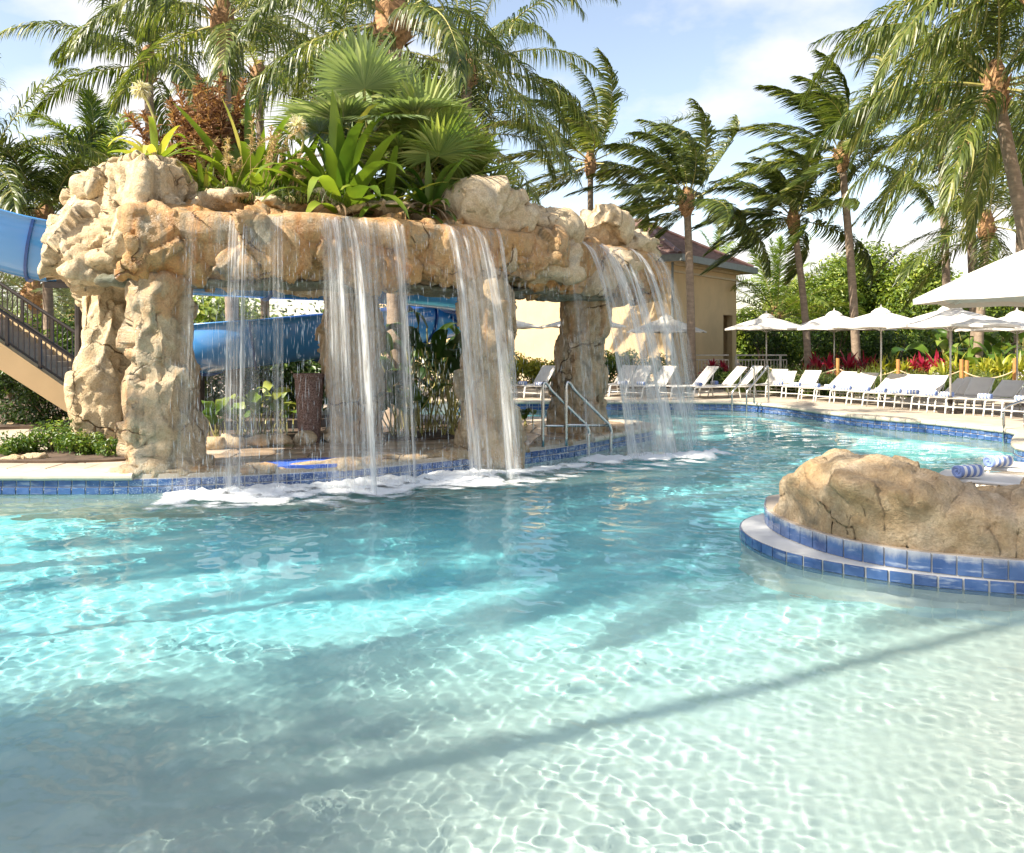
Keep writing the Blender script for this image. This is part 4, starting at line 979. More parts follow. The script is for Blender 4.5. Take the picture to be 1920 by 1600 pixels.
# ---- left group
palm('coconut palm at upper left whose crown sits left of a second trunk, orange crown base', base_at(290, 23.5), top_at(278, 128, 23.5), .15, 17, 3.7, (-.12, 0, 0), 1, ld=.85, droop=1.05, nl=80, el=(82, -12))
palm('tall coconut palm with grey trunk rising behind the reddish plumes', base_at(440, 18.5), top_at(417, 50, 18.5), .16, 18, 4.0, (-.10, 0, 0), 2, ld=.85, droop=1.0, nl=80, el=(82, -12))
palm('big coconut palm cut by the top of the picture behind the silver fan palm', base_at(745, 15.8), top_at(736, 52, 15.8), .19, 20, 4.2, (-.08, 0, 0), 3, ld=.85, droop=.95, crown_r=1.1, nl=84, ll=.8, lw=.017)
palm('coconut palm with ringed pale trunk rising just right of the planted grotto top', base_at(878, 25.0), top_at(874, 140, 25.0), .185, 22, 5.1, (-.05, 0, 0), 4, ld=.85, droop=.95, nl=80)
palm('smaller dark coconut palm half hidden behind the ringed pale trunk', base_at(885, 26), top_at(882, 262, 26), .15, 18, 3.8, (-.15, 0, 0), 5, ld=.4)
palm('dark coconut palm far behind the two left trunks', base_at(500, 27), top_at(485, 150, 27), .15, 18, 4.2, (-.1, 0, 0), 6, ld=.6)
palm('background coconut palm with low crown behind the fan palm', base_at(640, 24), top_at(640, 130, 24), .15, 18, 4.0, (-.1, 0, 0), 8, ld=.6)
palm('young bright green palm behind the left end of the grotto', base_at(178, 24), top_at(180, 335, 24), .14, 16, 2.5, (-.06, 0, 0), 9, mat='frond_bright', el=(85, 5), droop=.9, ld=.25, young=.3)
palm('low dark palm rising above the blue slide at the left', base_at(95, 22), top_at(85, 420, 22), .14, 18, 3.2, (-.05, 0, 0), 10, el=(70, -10), ld=.4)
palm('dark palm cut by the left picture edge above the slide', base_at(-30, 21), top_at(-35, 330, 21), .15, 20, 3.6, (-.05, 0, 0), 12, ld=.45)
# ---- centre, wind blown
palm('wind-blown coconut palm just left of the roofed building, brown crown base above the rocks', base_at(1107, 31), top_at(1107, 312, 31), .13, 20, 4.3, WL, 20, el=(88, -22), droop=.45, ld=.12, lwind=(-.5, .1, -.25), lw=.026, nl=96)
palm('wind-blown coconut palm growing in front of the building wall', base_at(1297, 29), top_at(1288, 385, 29), .155, 22, 3.9, WL, 21, el=(86, -20), droop=.65, ld=.15, lwind=(-.5, .1, -.3), lw=.03, nl=84, lean=.9)
palm('wind-blown coconut palm with leaning trunk behind the first white umbrella on the right', base_at(1518, 30), top_at(1488, 418, 30), .135, 22, 3.6, WL, 22, el=(84, -20), droop=.65, ld=.15, lwind=(-.5, .1, -.3), lw=.03, nl=84, lean=.6)
palm('tallest wind-blown coconut palm with pale upper trunk, left of the big right crowns', base_at(1608, 29), top_at(1578, 300, 29), .15, 22, 4.1, WL, 23, el=(88, -18), droop=.5, ld=.12, lwind=(-.5, .1, -.2), lw=.03, nl=84, lean=.5)
palm('young bushy coconut palm beside the building, no trunk showing', base_at(1452, 40), top_at(1455, 600, 40), .15, 22, 4.8, (-.06, 0, 0), 24, mat='frond_bright', el=(86, 5), droop=.8, ld=.3, young=.4)
palm('young palm tip showing over the building roof ridge', base_at(1345, 52), top_at(1345, 520, 52), .15, 12, 3.2, (-.06, 0, 0), 25, mat='frond_bright', el=(88, 20), droop=.6, ld=.3)
# ---- right group
palm('large leaning coconut palm at the right picture edge with banded trunk', base_at(1975, 17.0), top_at(1868, 175, 16.5), .15, 24, 4.2, (-.20, 0, 0), 30, ld=.9, droop=1.1, nl=84, lw=.018, lean=.3)
palm('coconut palm behind the leaning one with a brown crown base', base_at(1832, 29), top_at(1813, 285, 29), .17, 22, 5.2, (-.22, 0, 0), 31, ld=.8, droop=.95)
palm('huge palm crown filling the upper right corner of the picture', base_at(1960, 14.5), top_at(1935, -40, 14.5), .17, 24, 4.4, (-.20, 0, 0), 32, ld=.9, droop=1.15, nl=84, lw=.018)
palm('background coconut palm seen through the right crowns', base_at(1780, 33), top_at(1760, 190, 33), .16, 22, 4.6, (-.25, 0, 0), 33, ld=.45, droop=.9)
palm('bright low palm at the right edge behind the large umbrella', base_at(1910, 30.5), top_at(1915, 330, 30.5), .17, 20, 5.0, (-.1, 0, 0), 34, mat='frond_bright', el=(85, -15), ld=.3, young=.3)
palm('low dark palm above the large umbrella, next to the hedge trees', base_at(1830, 27), top_at(1850, 430, 27), .15, 18, 3.9, (-.15, 0, 0), 35, ld=.45)
# ---- date palms on the far left
for k, (px, py, Y_, s_) in enumerate(((62, 560, 30, 40), (-60, 540, 30, 41), (150, 600, 34, 42))):
    palm(['pale silvery date palm behind the stair railing', 'pale silvery date palm beyond the left picture edge', 'pale silvery date palm seen between slide and rear rock pillar'][k], base_at(px, Y_), top_at(px, py, Y_), .25, 28, 3.6, (0, 0, 0), s_, group='silvery date palms', mat='silver_leaf', el=(86, -25), droop=.55, ll=.42, lw=.02, ld=.08, nl=60, name='date_palm')
# ---- palms left of and behind the camera, whose shade lies on the water
for k, (x, y, H, s_, nf, L, lab) in enumerate(((-9.3, -.1, 14.8, 50, 20, 3.2, 'tall coconut palm on the near bank left of the viewer, outside the picture'),
        (-10.6, 3.0, 11.1, 54, 18, 2.7, 'shorter coconut palm on the left bank, outside the picture'), (-9.4, 6.0, 13.6, 55, 20, 3.3, 'coconut palm on the left bank closest to the waterfall, outside the picture'), (-12.6, 4.4, 10.3, 56, 16, 2.6, 'coconut palm farthest from the pool on the left bank, outside the picture'))):
    palm(lab, (x, y, .2), (x, y, H), .095, nf, L, (0, 0, 0), s_, ld=.4, lean=0)
rsx = np.random.default_rng(3)
for k, (x, y, h, rx, n) in enumerate(((-15.6, -1.9, 13.6, 1.5, 0), (-17.6, -3.2, 14.2, 1.6, 0), (-15.4, -3.0, 13.6, 1.35, 0))):
    root = thing('leafy_tree', ['small leafy tree on the left bank beside the palms, outside the picture', 'small leafy tree farther back on the left bank, outside the picture', 'small leafy tree nearest the viewer on the left bank, outside the picture'][k], 'tree', (x, y, .2), 'leafy trees on the left bank')
# ================================================================ FAN PALM
def fan_leaf(rs, o, az, el, stem, R, n=36, spread=2.6, tone=.5):
    u = np.array([math.cos(az) * math.cos(el), math.sin(az) * math.cos(el), math.sin(el)]); hub = o + u * stem
    sd = nrm(np.cross(u, [0, 0, 1.]) + rs.normal(0, .15, 3)); up = np.cross(sd, u)
    sd2 = sd * math.cos(.3) ; fw = nrm(u * .8 + up * rs.uniform(-.5, .5))
    an = np.linspace(-spread / 1, spread / 1, n) + rs.normal(0, .02, n)
    d = np.cos(an * .8)[:, None] * fw + np.sin(an * .8)[:, None] * sd
    n_ = np.cross(sd, fw); d = nrm(d + n_ * .12)
    m = 5; C = [np.repeat(hub[None], n, 0)]; D = d; ln = R * (1 - .25 * np.abs(an) / spread) * rs.uniform(.9, 1.05, n)
    for k in range(m - 1):
        D = nrm(D + np.array([0, 0, -1.]) * .05 * k * rs.uniform(.3, 1.8, (n, 1))); C.append(C[-1] + D * (ln / (m - 1))[:, None])
    Pc = np.stack(C, 1); sv = nrm(np.cross(d, n_)); W = (R * spread * 1.5 / n) * np.array([.06, .36, .50, .26, .02])[None] * np.ones((n, 1))
    v, f, t_ = strips(Pc, np.repeat(sv[:, None], m, 1), W, .45, 0, np.clip(rs.normal(tone, .18, n), 0, 1))
    return v, f, t_, o, hub
def fan_palm(label, base, h, nleaf, R, seed, silver=False, group='fan palms on the grotto'):
    rs = np.random.default_rng(seed); root = thing('fan_palm', label, 'fan palm', base, group); o = np.array(base) + [0, 0, h]
    MB().tube([base, o], [.10, .08], 10, .3).part('trunk', root, M['trunk'])
    for k in range(nleaf):
        az = 2.4 * k + seed; el = rad(80 - 85 * (k / nleaf)) + rs.normal(0, .1)
        v, f, t_, a_, b_ = fan_leaf(rs, o, az, el, rs.uniform(.45, .8) * R / .8, R * rs.uniform(.85, 1.1), tone=.55)
        part('fan_leaf', root, v, f, M['fan_silver' if silver else 'fan'], False, t_)
        MB().tube([a_, (np.array(a_) + b_) / 2 + [0, 0, .03], b_], .012, 5).part('leaf_stem', root, M['rachis'])
zr = 3.35
def roofpt(px, py, Y_): q = P(px, py, Y_); return (q[0], q[1], min(q[2], 3.7))
fan_palm('silver-green fan palm standing tallest among the plants on the grotto top', (*P(690, 300, 13.2)[:2], zr), 1.55, 20, .98, 61, True)
fan_palm('yellow-green fan palm right of the silver one on the grotto', (*P(790, 300, 13.0)[:2], zr), .95, 18, .85, 62)
fan_palm('low fan palm drooping over the rocks beside the small dark lily', (*P(830, 330, 13.4)[:2], zr), .75, 14, .78, 63)

# ================================================================ LEAFY PLANTS
def lily(label, base, n, L, wd, seed, group=None, mat='lily', name='crinum_lily', cat='lily', droop=.6, el=(85, 15), tone=.5, fold=.25, part_name='leaf', az0=None, rootless=None, wav=.02, bot=.8, rnd=.1):
    rs = np.random.default_rng(seed); base = np.array(base, float); root = rootless or thing(name, label, cat, base, group)
    for k in range(n):
        az = 2.4 * k + seed + rs.normal(0, .2); e_ = rad(el[0] + (el[1] - el[0]) * (k / n)) + rs.normal(0, .09); d = np.array([math.cos(az) * math.cos(e_), math.sin(az) * math.cos(e_), math.sin(e_)])
        m = 10; pts = [base + np.array([math.cos(az), math.sin(az), 0]) * .03]; Lk = L * rs.uniform(.72, 1.1); dr = droop * rs.uniform(.5, 1.5)
        for i in range(m - 1): d = nrm(d + np.array([0, 0, -1.]) * dr * (i / m) ** 1.2 * .55 + rs.normal(0, wav, 3)); pts.append(pts[-1] + d * Lk / (m - 1))
        Pc = np.array(pts)[None]; T = nrm(np.gradient(Pc[0], axis=0)); S = nrm(np.cross(T, [0, 0, 1.]) + rs.normal(0, rnd * 2.2, 3))[None]
        W = wd * rs.uniform(.8, 1.15) * (np.sin(PI * np.clip(np.linspace(.16, 1, m) ** bot, 0, 1)) ** .75 + .02)[None] * (1 + .06 * np.sin(np.arange(m) * 2.1 + k))[None]
        v, f, t_ = strips(Pc, S, W, fold, 0, np.array([np.clip(rs.normal(tone, .22), 0, 1)]))
        part(part_name, root, v, f, M[mat], True, t_)
    return root
def rp(px, Y_, z=3.36): return ((px - 960) / F * Y_, Y_, z)
lily('large crinum lily with broad yellow-green strap leaves at the middle of the grotto top', rp(640, 12.2, 3.55), 46, 1.75, .12, 71, 'crinum lilies on the grotto', droop=.8)
lily('crinum lily with upright strap leaves right of the reddish plumes', rp(480, 12.4, 3.6), 28, 1.75, .12, 72, 'crinum lilies on the grotto', droop=.55, el=(88, 35))
lily('small dark-leaved lily drooping at the right end of the planting', rp(805, 12.5, 3.7), 20, 1.0, .07, 73, 'crinum lilies on the grotto', droop=.8, el=(75, 0), tone=.25)
lily('tattered lily with yellow tips on top of the left boulder', rp(292, 11.7, 4.28), 18, .85, .055, 74, 'crinum lilies on the grotto', droop=.9, el=(65, -5), tone=.7)
lily('leafy lily filling the gap left of the big crinum', rp(560, 12.9, 3.6), 22, 1.5, .09, 75, 'crinum lilies on the grotto', droop=.7, el=(80, 5), tone=.35)
lily('leafy lily in the shade behind the beige grass heads', rp(520, 12.8, 3.6), 20, 1.3, .08, 76, 'crinum lilies on the grotto', droop=.7, el=(80, 5), tone=.3)
lily('lily between the big crinum and the low fan palm', rp(725, 12.5, 3.6), 24, 1.4, .09, 77, 'crinum lilies on the grotto', droop=.8, el=(70, -5), tone=.55)
lily('short bright lily beside the first beige grass heads', rp(385, 12.0, 3.75), 18, .75, .045, 78, 'crinum lilies on the grotto', droop=.5, el=(85, 25), tone=.6)
lily('short lily at the front of the planting above the first strong water strands', rp(440, 11.9, 3.75), 18, .65, .04, 79, 'crinum lilies on the grotto', droop=.5, el=(85, 20), tone=.6)
# withered skirts
for k, (px, Y_, z, lab) in enumerate(((625, 11.9, 3.72, 'withered brown leaves hanging under the large crinum lily'), (805, 12.1, 3.75, 'withered brown leaves under the small dark lily'))):
    lily(lab, rp(px, Y_, z), 16, .55, .022, 90 + k, 'withered leaf skirts', mat='dead_leaf', name='withered_leaves', cat='dead leaves', droop=1.6, el=(25, -20))
# flowers on stalks
def flower(label, base, tip, seed, R=.13):
    rs = np.random.default_rng(seed); root = thing('lily_flower', label, 'flower', base, 'white crinum flowers'); base = np.array(base); tip = np.array(tip)
    mid = (base + tip) / 2 + [.08, 0, .05]; MB().tube(catmull([base, mid, tip], 6), .018, 8).part('stalk', root, M['rachis'])
    n = 150; d = nrm(rs.normal(size=(n, 3)) + [0, 0, .35]); C = [np.repeat(tip[None], n, 0)]; D = d
    for k in range(4): D = nrm(D + np.array([0, 0, -1.]) * .16 * k); C.append(C[-1] + D * R / 4 * rs.uniform(.7, 1.2, (n, 1)))
    v, f, t_ = strips(np.stack(C, 1), np.repeat(nrm(np.cross(d, rs.normal(size=(n, 3))))[:, None], 5, 1), .011 * np.array([.5, 1, 1, .8, .1])[None] * np.ones((n, 1)), 0, seed)
    part('petals', root, v, f, M['petal'], False, t_)
flower('white spidery flower on a long stalk rising from the left boulder', (*P(294, 275, 11.7)[:2], 4.3), P(265, 168, 11.7), 81, .16)
flower('white round flower head in front of the strap leaves', P(560, 300, 11.9), P(556, 238, 11.9), 82, .19)
# plume grasses
def plumes(label, base, n, h, sp, seed, mat, group, name='plume_grass', cat='grass', pl=.30, lean=0., plw=1., nhair=46):
    rs = np.random.default_rng(seed); base = np.array(base, float); root = thing(name, label, cat, base, group)
    for k in range(n):
        b = base + np.array([rs.uniform(-1, 1) * sp * .25, rs.uniform(-1, 1) * sp * .25, 0]); d = np.array([rs.normal(lean, .16) + (b[0] - base[0]) * .6, rs.normal(0, .12), 1.]); pts = [b]; hk = h * rs.uniform(.6, 1.05)
        for i in range(10): d = nrm(d + np.array([.03 * lean * 3, 0, -.03 * i * (1 if plw < 1 else .4)])); pts.append(pts[-1] + d * hk / 10)
        p = np.array(pts); MB().tube(p, .004, 4, .5, 0, False).part('stem', root, M['plume_tan'])
        s_ = rs.uniform(1 - pl, 1.02, nhair); q = np.stack([np.interp(s_, np.linspace(0, 1, 11), p[:, j]) for j in range(3)], 1)
        pr = np.sin(np.clip((s_ - (1 - pl)) / pl, 0.05, 1) * 2.6) ; D = nrm(rs.normal(size=(nhair, 3)) * [1, 1, .6] + [0, 0, 1.1]); C = [q]; ln = .12 * plw * (.35 + pr) * rs.uniform(.6, 1.2, nhair)
        for j in range(3): D = nrm(D + np.array([.05, 0, -.28 * j])); C.append(C[-1] + D * (ln / 3)[:, None])
        v, f, t_ = strips(np.stack(C, 1), np.repeat(nrm(rs.normal(size=(nhair, 3)))[:, None], 4, 1), .012 * plw * np.array([.6, 1, .8, .1])[None] * np.ones((nhair, 1)), 0, k + seed)
        part('plume', root, v, f, M[mat], False, t_)
for k, (px, Y_, h, lab) in enumerate(((365, 12.6, 1.75, 'left reddish plume grass clump on the grotto top'), (400, 12.8, 2.15, 'tallest reddish plume grass clump on the grotto top'), (425, 12.6, 1.7, 'right reddish plume grass clump touching the grey palm trunk'))):
    plumes(lab, rp(px, Y_, 3.6), 22, h, .5, 101 + k, 'plume_red', 'reddish plume grasses', pl=.80, lean=-.02, plw=1.15, nhair=240)
for k, (px, Y_, h, lab) in enumerate(((400, 11.9, 1.0, 'beige nodding grass left, above the small water strands'), (428, 11.9, 1.15, 'beige nodding grass second from left on the grotto'), (490, 11.9, 1.25, 'tallest beige nodding grass below the upright lily'), (515, 12.0, 1.1, 'beige nodding grass beside the white flower head'), (545, 11.95, .95, 'beige nodding grass right of the white flower head, low'))):
    plumes(lab, rp(px, Y_, 3.7), 7, h, .5, 111 + k, 'plume_tan', 'beige nodding grasses', pl=.32, lean=.10, plw=.62, nhair=60)
# low grass tufts along the rock edge
def tuft(label, base, n, h, seed, mat='grass', group='grass tufts on the grotto', spread=.25, w_=.006, name='grass_tuft', dr=.35):
    rs = np.random.default_rng(seed); base = np.array(base, float); root = thing(name, label, 'grass', base, group)
    q = base + np.c_[rs.normal(0, spread, (n, 2)) * [1, .6], np.zeros(n)]; D = nrm(rs.normal(0, .45, (n, 3)) * [1, 1, 0] + [0, 0, 1.]); C = [q]; ln = h * rs.uniform(.5, 1.1, n)
    for j in range(4): D = nrm(D + np.array([0, 0, -dr * j * .5]) + rs.normal(0, .05, (n, 3))); C.append(C[-1] + D * (ln / 4)[:, None])
    v, f, t_ = strips(np.stack(C, 1), np.repeat(nrm(np.cross(D, rs.normal(size=(n, 3))))[:, None], 5, 1), w_ * np.array([1, 1, .8, .5, .05])[None] * np.ones((n, 1)), 0, seed)
    o = part('blades', root, v, f, M[mat], False, t_); o['kind'] = 'stuff'
for k, (px, h) in enumerate(((385, .3), (425, .35), (465, .34), (500, .36), (540, .25), (585, .3))):
    tuft('green grass tuft on the grotto rim ' + ['beside the left boulder', 'behind the first strong strands of water', 'under the upright lily', 'under the tallest beige grass', 'left of the large crinum', 'at the foot of the large crinum'][k], rp(px, 11.8, 3.72), 260, h, 120 + k)

# clump foliage (many small leaves around leafy lumps)
def leaf_cloud(rs, n, centre, radii, size, lumps=14, shell=.75, flat=.0):
    u = nrm(rs.normal(size=(lumps, 3))); lc = np.array(centre) + u * np.array(radii) * (shell * rs.uniform(.55, 1.0, (lumps, 1))); lr = np.mean(radii) * rs.uniform(.28, .5, lumps)
    k = rs.integers(0, lumps, n); d = nrm(rs.normal(size=(n, 3))); r_ = rs.random(n) ** .35
    p = lc[k] + d * (lr[k] * r_)[:, None]
    nv = nrm(d + rs.normal(0, .6, (n, 3)) + [0, 0, .35]); a = nrm(np.cross(nv, rs.normal(size=(n, 3)))); b = np.cross(nv, a); s_ = size * rs.uniform(.6, 1.25, n)[:, None]
    v = np.stack([p - a * s_, p - b * s_ * .45 + nv * s_ * .12, p + a * s_, p + b * s_ * .45 + nv * s_ * .12], 1).reshape(-1, 3)
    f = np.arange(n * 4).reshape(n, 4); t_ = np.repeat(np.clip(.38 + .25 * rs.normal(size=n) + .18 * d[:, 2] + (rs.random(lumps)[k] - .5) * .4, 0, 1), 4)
    return v, f, t_
def shrub(label, base, radii, n, size, seed, mat='mid_leaf', name='shrub', cat='shrub', group=None, lumps=14, stems=5, up=.9, **kw):
    rs = np.random.default_rng(seed); base = np.array(base, float); root = thing(name, label, cat, base, group)
    c = base + [0, 0, radii[2] * up]
    v, f, t_ = leaf_cloud(rs, n, c, radii, size, lumps, **kw); ok = v.reshape(-1, 4, 3)[:, :, 2].min(1) > base[2] + .01; f = np.arange(ok.sum() * 4).reshape(-1, 4)
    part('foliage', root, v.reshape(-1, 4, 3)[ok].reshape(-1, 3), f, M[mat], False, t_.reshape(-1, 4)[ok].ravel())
    mb = MB()
    for k in range(stems):
        a = rs.uniform(0, 6.28); tp = c + np.array([math.cos(a) * radii[0] * .6, math.sin(a) * radii[1] * .6, rs.uniform(-.1, .5) * radii[2]]); mb.tube([base, (base + tp) / 2 + rs.normal(0, .05, 3), tp], [.03 * radii[2] + .008, .02 * radii[2] + .006, .006], 6)
    mb.part('stem', root, M['bark'])
    return root
# near shrub on the left bed
for k, (px, py, rx, rz_, lab) in enumerate(((25, 848, .42, .16, 'creeping green shrub at the left picture edge by the pool'), (95, 842, .52, .24, 'bushiest creeping shrub in the left poolside bed'), (150, 848, .42, .17, 'creeping shrub between the bushiest one and the rear left pillar'), (200, 852, .22, .16, 'small sparse shrub at the foot of the front left pillar'))):
    c = G(px, py + 10, DZ); c[1] += .1; shrub(lab, c, (rx, .40, rz_), 1500 if k < 3 else 420, .033, 130 + k, group='creeping shrubs by the pool', lumps=22, mat='mid_leaf')
# trees: hedge trees at right back
def tree(label, base, h, radii, n, size, seed, mat='tree_leaf', lumps=34, group='round leafy trees behind the umbrellas', name='leafy_tree'):
    rs = np.random.default_rng(seed); base = np.array(base, float); root = thing(name, label, 'tree', base, group); c = base + [0, 0, h]
    mb = MB(); mb.tube([base, base + [.1, 0, h * .45], c], [.22, .17, .08], 8)
    for k in range(7):
        a = k * .9 + seed; tp = c + np.array([math.cos(a) * radii[0] * .5, math.sin(a) * radii[1] * .65, rs.uniform(-.2, .5) * radii[2]]); mb.tube([base + [.1, 0, h * rs.uniform(.35, .6)], (c + tp) / 2, tp], [.1, .06, .02], 6)
    mb.part('trunk', root, M['bark'], True)
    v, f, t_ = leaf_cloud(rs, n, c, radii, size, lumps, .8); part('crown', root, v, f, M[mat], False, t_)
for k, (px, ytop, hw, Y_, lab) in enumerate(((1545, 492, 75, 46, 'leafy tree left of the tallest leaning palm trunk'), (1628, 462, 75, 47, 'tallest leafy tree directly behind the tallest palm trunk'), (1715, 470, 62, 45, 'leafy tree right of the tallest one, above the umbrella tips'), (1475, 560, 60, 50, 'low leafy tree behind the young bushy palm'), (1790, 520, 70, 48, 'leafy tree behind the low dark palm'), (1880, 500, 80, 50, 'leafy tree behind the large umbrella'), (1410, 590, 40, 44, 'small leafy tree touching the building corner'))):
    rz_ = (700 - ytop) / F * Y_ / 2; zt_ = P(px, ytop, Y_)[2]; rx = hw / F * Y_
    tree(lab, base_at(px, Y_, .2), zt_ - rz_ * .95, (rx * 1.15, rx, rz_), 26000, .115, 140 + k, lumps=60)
# distant trees closing the view
FD = [(-34, 52), (-26, 58), (-18, 54), (-10, 60), (-2, 62), (6, 60), (14, 66), (24, 62), (34, 60), (44, 56), (-40, 40), (-42, 26), (42, 42), (50, 30), (-30, 44), (-22, 46)]
for k, (x, y) in enumerate(FD):
    wd = ['leftmost', 'second', 'third', 'fourth', 'fifth', 'sixth', 'seventh', 'eighth', 'ninth', 'tenth', 'eleventh', 'twelfth', 'thirteenth', 'fourteenth', 'fifteenth', 'sixteenth'][k]
    rs = np.random.default_rng(k); r_ = rs.uniform(3.0, 4.2); h = rs.uniform(2.4, 3.4)
    tree('distant green tree closing the view far behind the pool, %s of the row' % wd, (x, y, .2), h, (r_ * 1.25, r_, r_ * .72), 3200, .26, 160 + k, group='distant trees behind the pool', name='distant_tree')
# mid greenery behind grotto, slide and stairs
SHR = [(30, 700, 23, 2.0, 1.3, 'dark_leaf', 'dark shrub behind the stair railing at the left edge'), (110, 690, 24, 1.6, 1.5, 'mid_leaf', 'green shrub behind the foot of the stair railing'), (160, 700, 22, 1.3, 1.4, 'mid_leaf', 'green shrub seen past the rear left rock pillar'),
       (30, 780, 16.2, 1.1, .55, 'dark_leaf', 'dark shrub in the shade under the stairs, left'), (100, 782, 16.0, .9, .5, 'dark_leaf', 'dark shrub in the shade under the stairs, right'),
       (-80, 640, 26, 2.4, 1.8, 'dark_leaf', 'tall dark shrub beyond the stairs'), (260, 700, 24, 2.0, 1.7, 'dark_leaf', 'dark shrub behind the two left pillars'),
       (980, 690, 30.5, 1.0, .62, 'yellow_leaf', 'yellow-green shrub seen between the two right pillars, left one'), (1020, 690, 30.5, .9, .60, 'yellow_leaf', 'yellow-green shrub seen between the two right pillars, right one'), (1130, 690, 31, 1.5, .75, 'mid_leaf', 'green shrub behind the right water curtain'), (1200, 690, 31, 1.4, .7, 'mid_leaf', 'green shrub at the building wall behind the far left umbrella'),
       (1350, 716, 29.5, .55, .36, 'dark_leaf', 'dark low shrub beside the far loungers'), (1375, 722, 28.5, .6, .34, 'mid_leaf', 'low green shrub in front of the white fence'),
       (560, 700, 25, 2.4, 1.6, 'dark_leaf', 'dark shrub behind the blue slide, left part'), (700, 700, 25, 2.4, 1.7, 'dark_leaf', 'dark shrub behind the blue slide, right part'), (830, 700, 25, 2.0, 1.5, 'dark_leaf', 'dark shrub behind the second right pillar'), (420, 740, 19.5, 1.6, .8, 'dark_leaf', 'dark low shrub under the bright slide curve'), (560, 740, 19.5, 1.6, .8, 'dark_leaf', 'dark low shrub behind the planter')]
for px, y0, w0 in ((1440, 668, 1.3), (1500, 664, 1.5), (1560, 664, 1.5), (1620, 668, 1.6), (1680, 664, 1.6), (1740, 662, 1.6), (1800, 660, 1.8), (1870, 655, 1.9)):
    SHR.append((px, y0, 34 + (px % 3), w0, 1.35 + (px % 7) * .05, 'mid_leaf' if px % 40 else 'dark_leaf', 'dense green hedge shrub behind the umbrellas at ' + {1440: 'the fence end', 1500: 'the first leaning trunk', 1560: 'the second white pole', 1620: 'the tallest trunk', 1680: 'the third white pole', 1740: 'the red plants on the right', 1800: 'the big tropical leaves', 1870: 'the right picture edge'}[px]))
for k, (px, py, Y_, rx, rz_, mt, lab) in enumerate(SHR):
    shrub(lab, base_at(px, Y_, DZ), (rx, rx * .7, rz_), 2600 if Y_ > 18 else 1500, .075 if Y_ > 18 else .05, 200 + k, mat=mt, lumps=16, group='background shrubs')
# broad leaved plants behind the falls
def broad(label, base, n, h, wd, L, seed, mat='dark_leaf', group='broad-leaved plants behind the falls', name='broad_leaf_plant', tone=.5, el=(88, 50)):
    rs = np.random.default_rng(seed); base = np.array(base, float); root = thing(name, label, 'plant', base, group)
    for k in range(n):
        az = 2.4 * k + seed; e_ = rad(el[0] + (el[1] - el[0]) * (k / n)) + rs.normal(0, .08); d = np.array([math.cos(az) * math.cos(e_), math.sin(az) * math.cos(e_), math.sin(e_)]); b = base + rs.normal(0, .10, 3) * [1, 1, 0]
        hk = h * rs.uniform(.5, 1.); tip = b + d * hk; MB().tube([b, (b + tip) / 2 + rs.normal(0, .02, 3), tip], .012, 5, .5, 0, False).part('leaf_stem', root, M['rachis'])
        m = 9; pts = [tip]; dd = nrm(d + np.array([math.cos(az), math.sin(az), .2]) * .5); Lk = L * rs.uniform(.7, 1.1)
        for i in range(m - 1): dd = nrm(dd + np.array([0, 0, -1.]) * .14 * i * rs.uniform(.5, 1.4) * .6); pts.append(pts[-1] + dd * Lk / (m - 1))
        T = nrm(np.gradient(np.array(pts), axis=0)); S = nrm(np.cross(T, [0, 0, 1.]) + rs.normal(0, .3, 3))[None]; W = wd * np.sin(PI * np.linspace(.10, 1, m) ** .8)[None] ** .8 + .002
        v, f, t_ = strips(np.array(pts)[None], S, W, .18, 0, np.array([np.clip(rs.normal(tone, .25), 0, 1)])); part('leaf', root, v, f, M[mat], True, t_)
BL = [(405, 13.9, 9, .55, .10, .38, .7, 'broad-leaved plant next to the front left pillar behind the falls'), (450, 14.2, 10, .6, .11, .40, .6, 'broad-leaved plant below the bright slide curve'), (490, 14.0, 12, .75, .12, .42, .9, 'sunlit broad-leaved plant left of the planter'), (530, 14.4, 10, .7, .11, .4, .7, 'broad-leaved plant touching the planter'),
      (740, 14.2, 10, .8, .11, .5, .4, 'broad-leaved plant just right of the dark middle pillar'), (772, 14.0, 12, 1.0, .12, .55, .5, 'broad-leaved plant with sunlit leaf in the falling water'), (800, 14.6, 18, 1.9, .13, .8, .2, 'tall dark banana-like plant behind the falls'), (840, 14.3, 16, 1.8, .12, .8, .3, 'tall dark plant leaning against the right pillar'), (765, 15.2, 16, 1.7, .12, .8, .2, 'tall dark plant below the distant slide end'), (860, 15.6, 14, 1.6, .12, .8, .3, 'dark plant behind the second right pillar'), (985, 15.9, 6, .3, .07, .3, .2, 'small dark-leaved plant at the back edge of the grotto floor')]
for k, (px, Y_, n, h, wd, L, tn, lab) in enumerate(BL): broad(lab, base_at(px, Y_, DZ), n, h, wd, L, 300 + k, 'mid_leaf' if tn > .45 else 'dark_leaf', tone=tn)
# soil bed under them
bed = catmull([(-5.0, 13.4), (-3.6, 13.3), (-2.4, 13.7), (-1.6, 13.6), (-.9, 13.9), (-.5, 14.8), (-.8, 16.2), (-2.5, 17.6), (-5, 18.2), (-6.5, 17), (-6, 14.4)], 6, True)
tag(obj('soil_bed', raw('soil_bed', *prism(bed, DZ - .02, DZ + .05), M['soil'])), kind='structure')
bed = catmull([(-7.4, 11.25), (-6.4, 11.0), (-5.5, 11.05), (-5.0, 11.3), (-5.3, 11.9), (-6.4, 12.2), (-7.6, 12.0)], 6, True)
tag(obj('soil_bed', raw('soil_bed', *prism(bed, DZ - .02, DZ + .052), M['soil'])), kind='structure')
bed = catmull([(-12, 15.0), (-9, 15.6), (-7.4, 16.0), (-6.9, 18), (-8, 24), (-14, 26), (-20, 18)], 6, True)
tag(obj('soil_bed', raw('soil_bed', *prism(bed, DZ - .02, DZ + .054), M['soil'])), kind='structure')
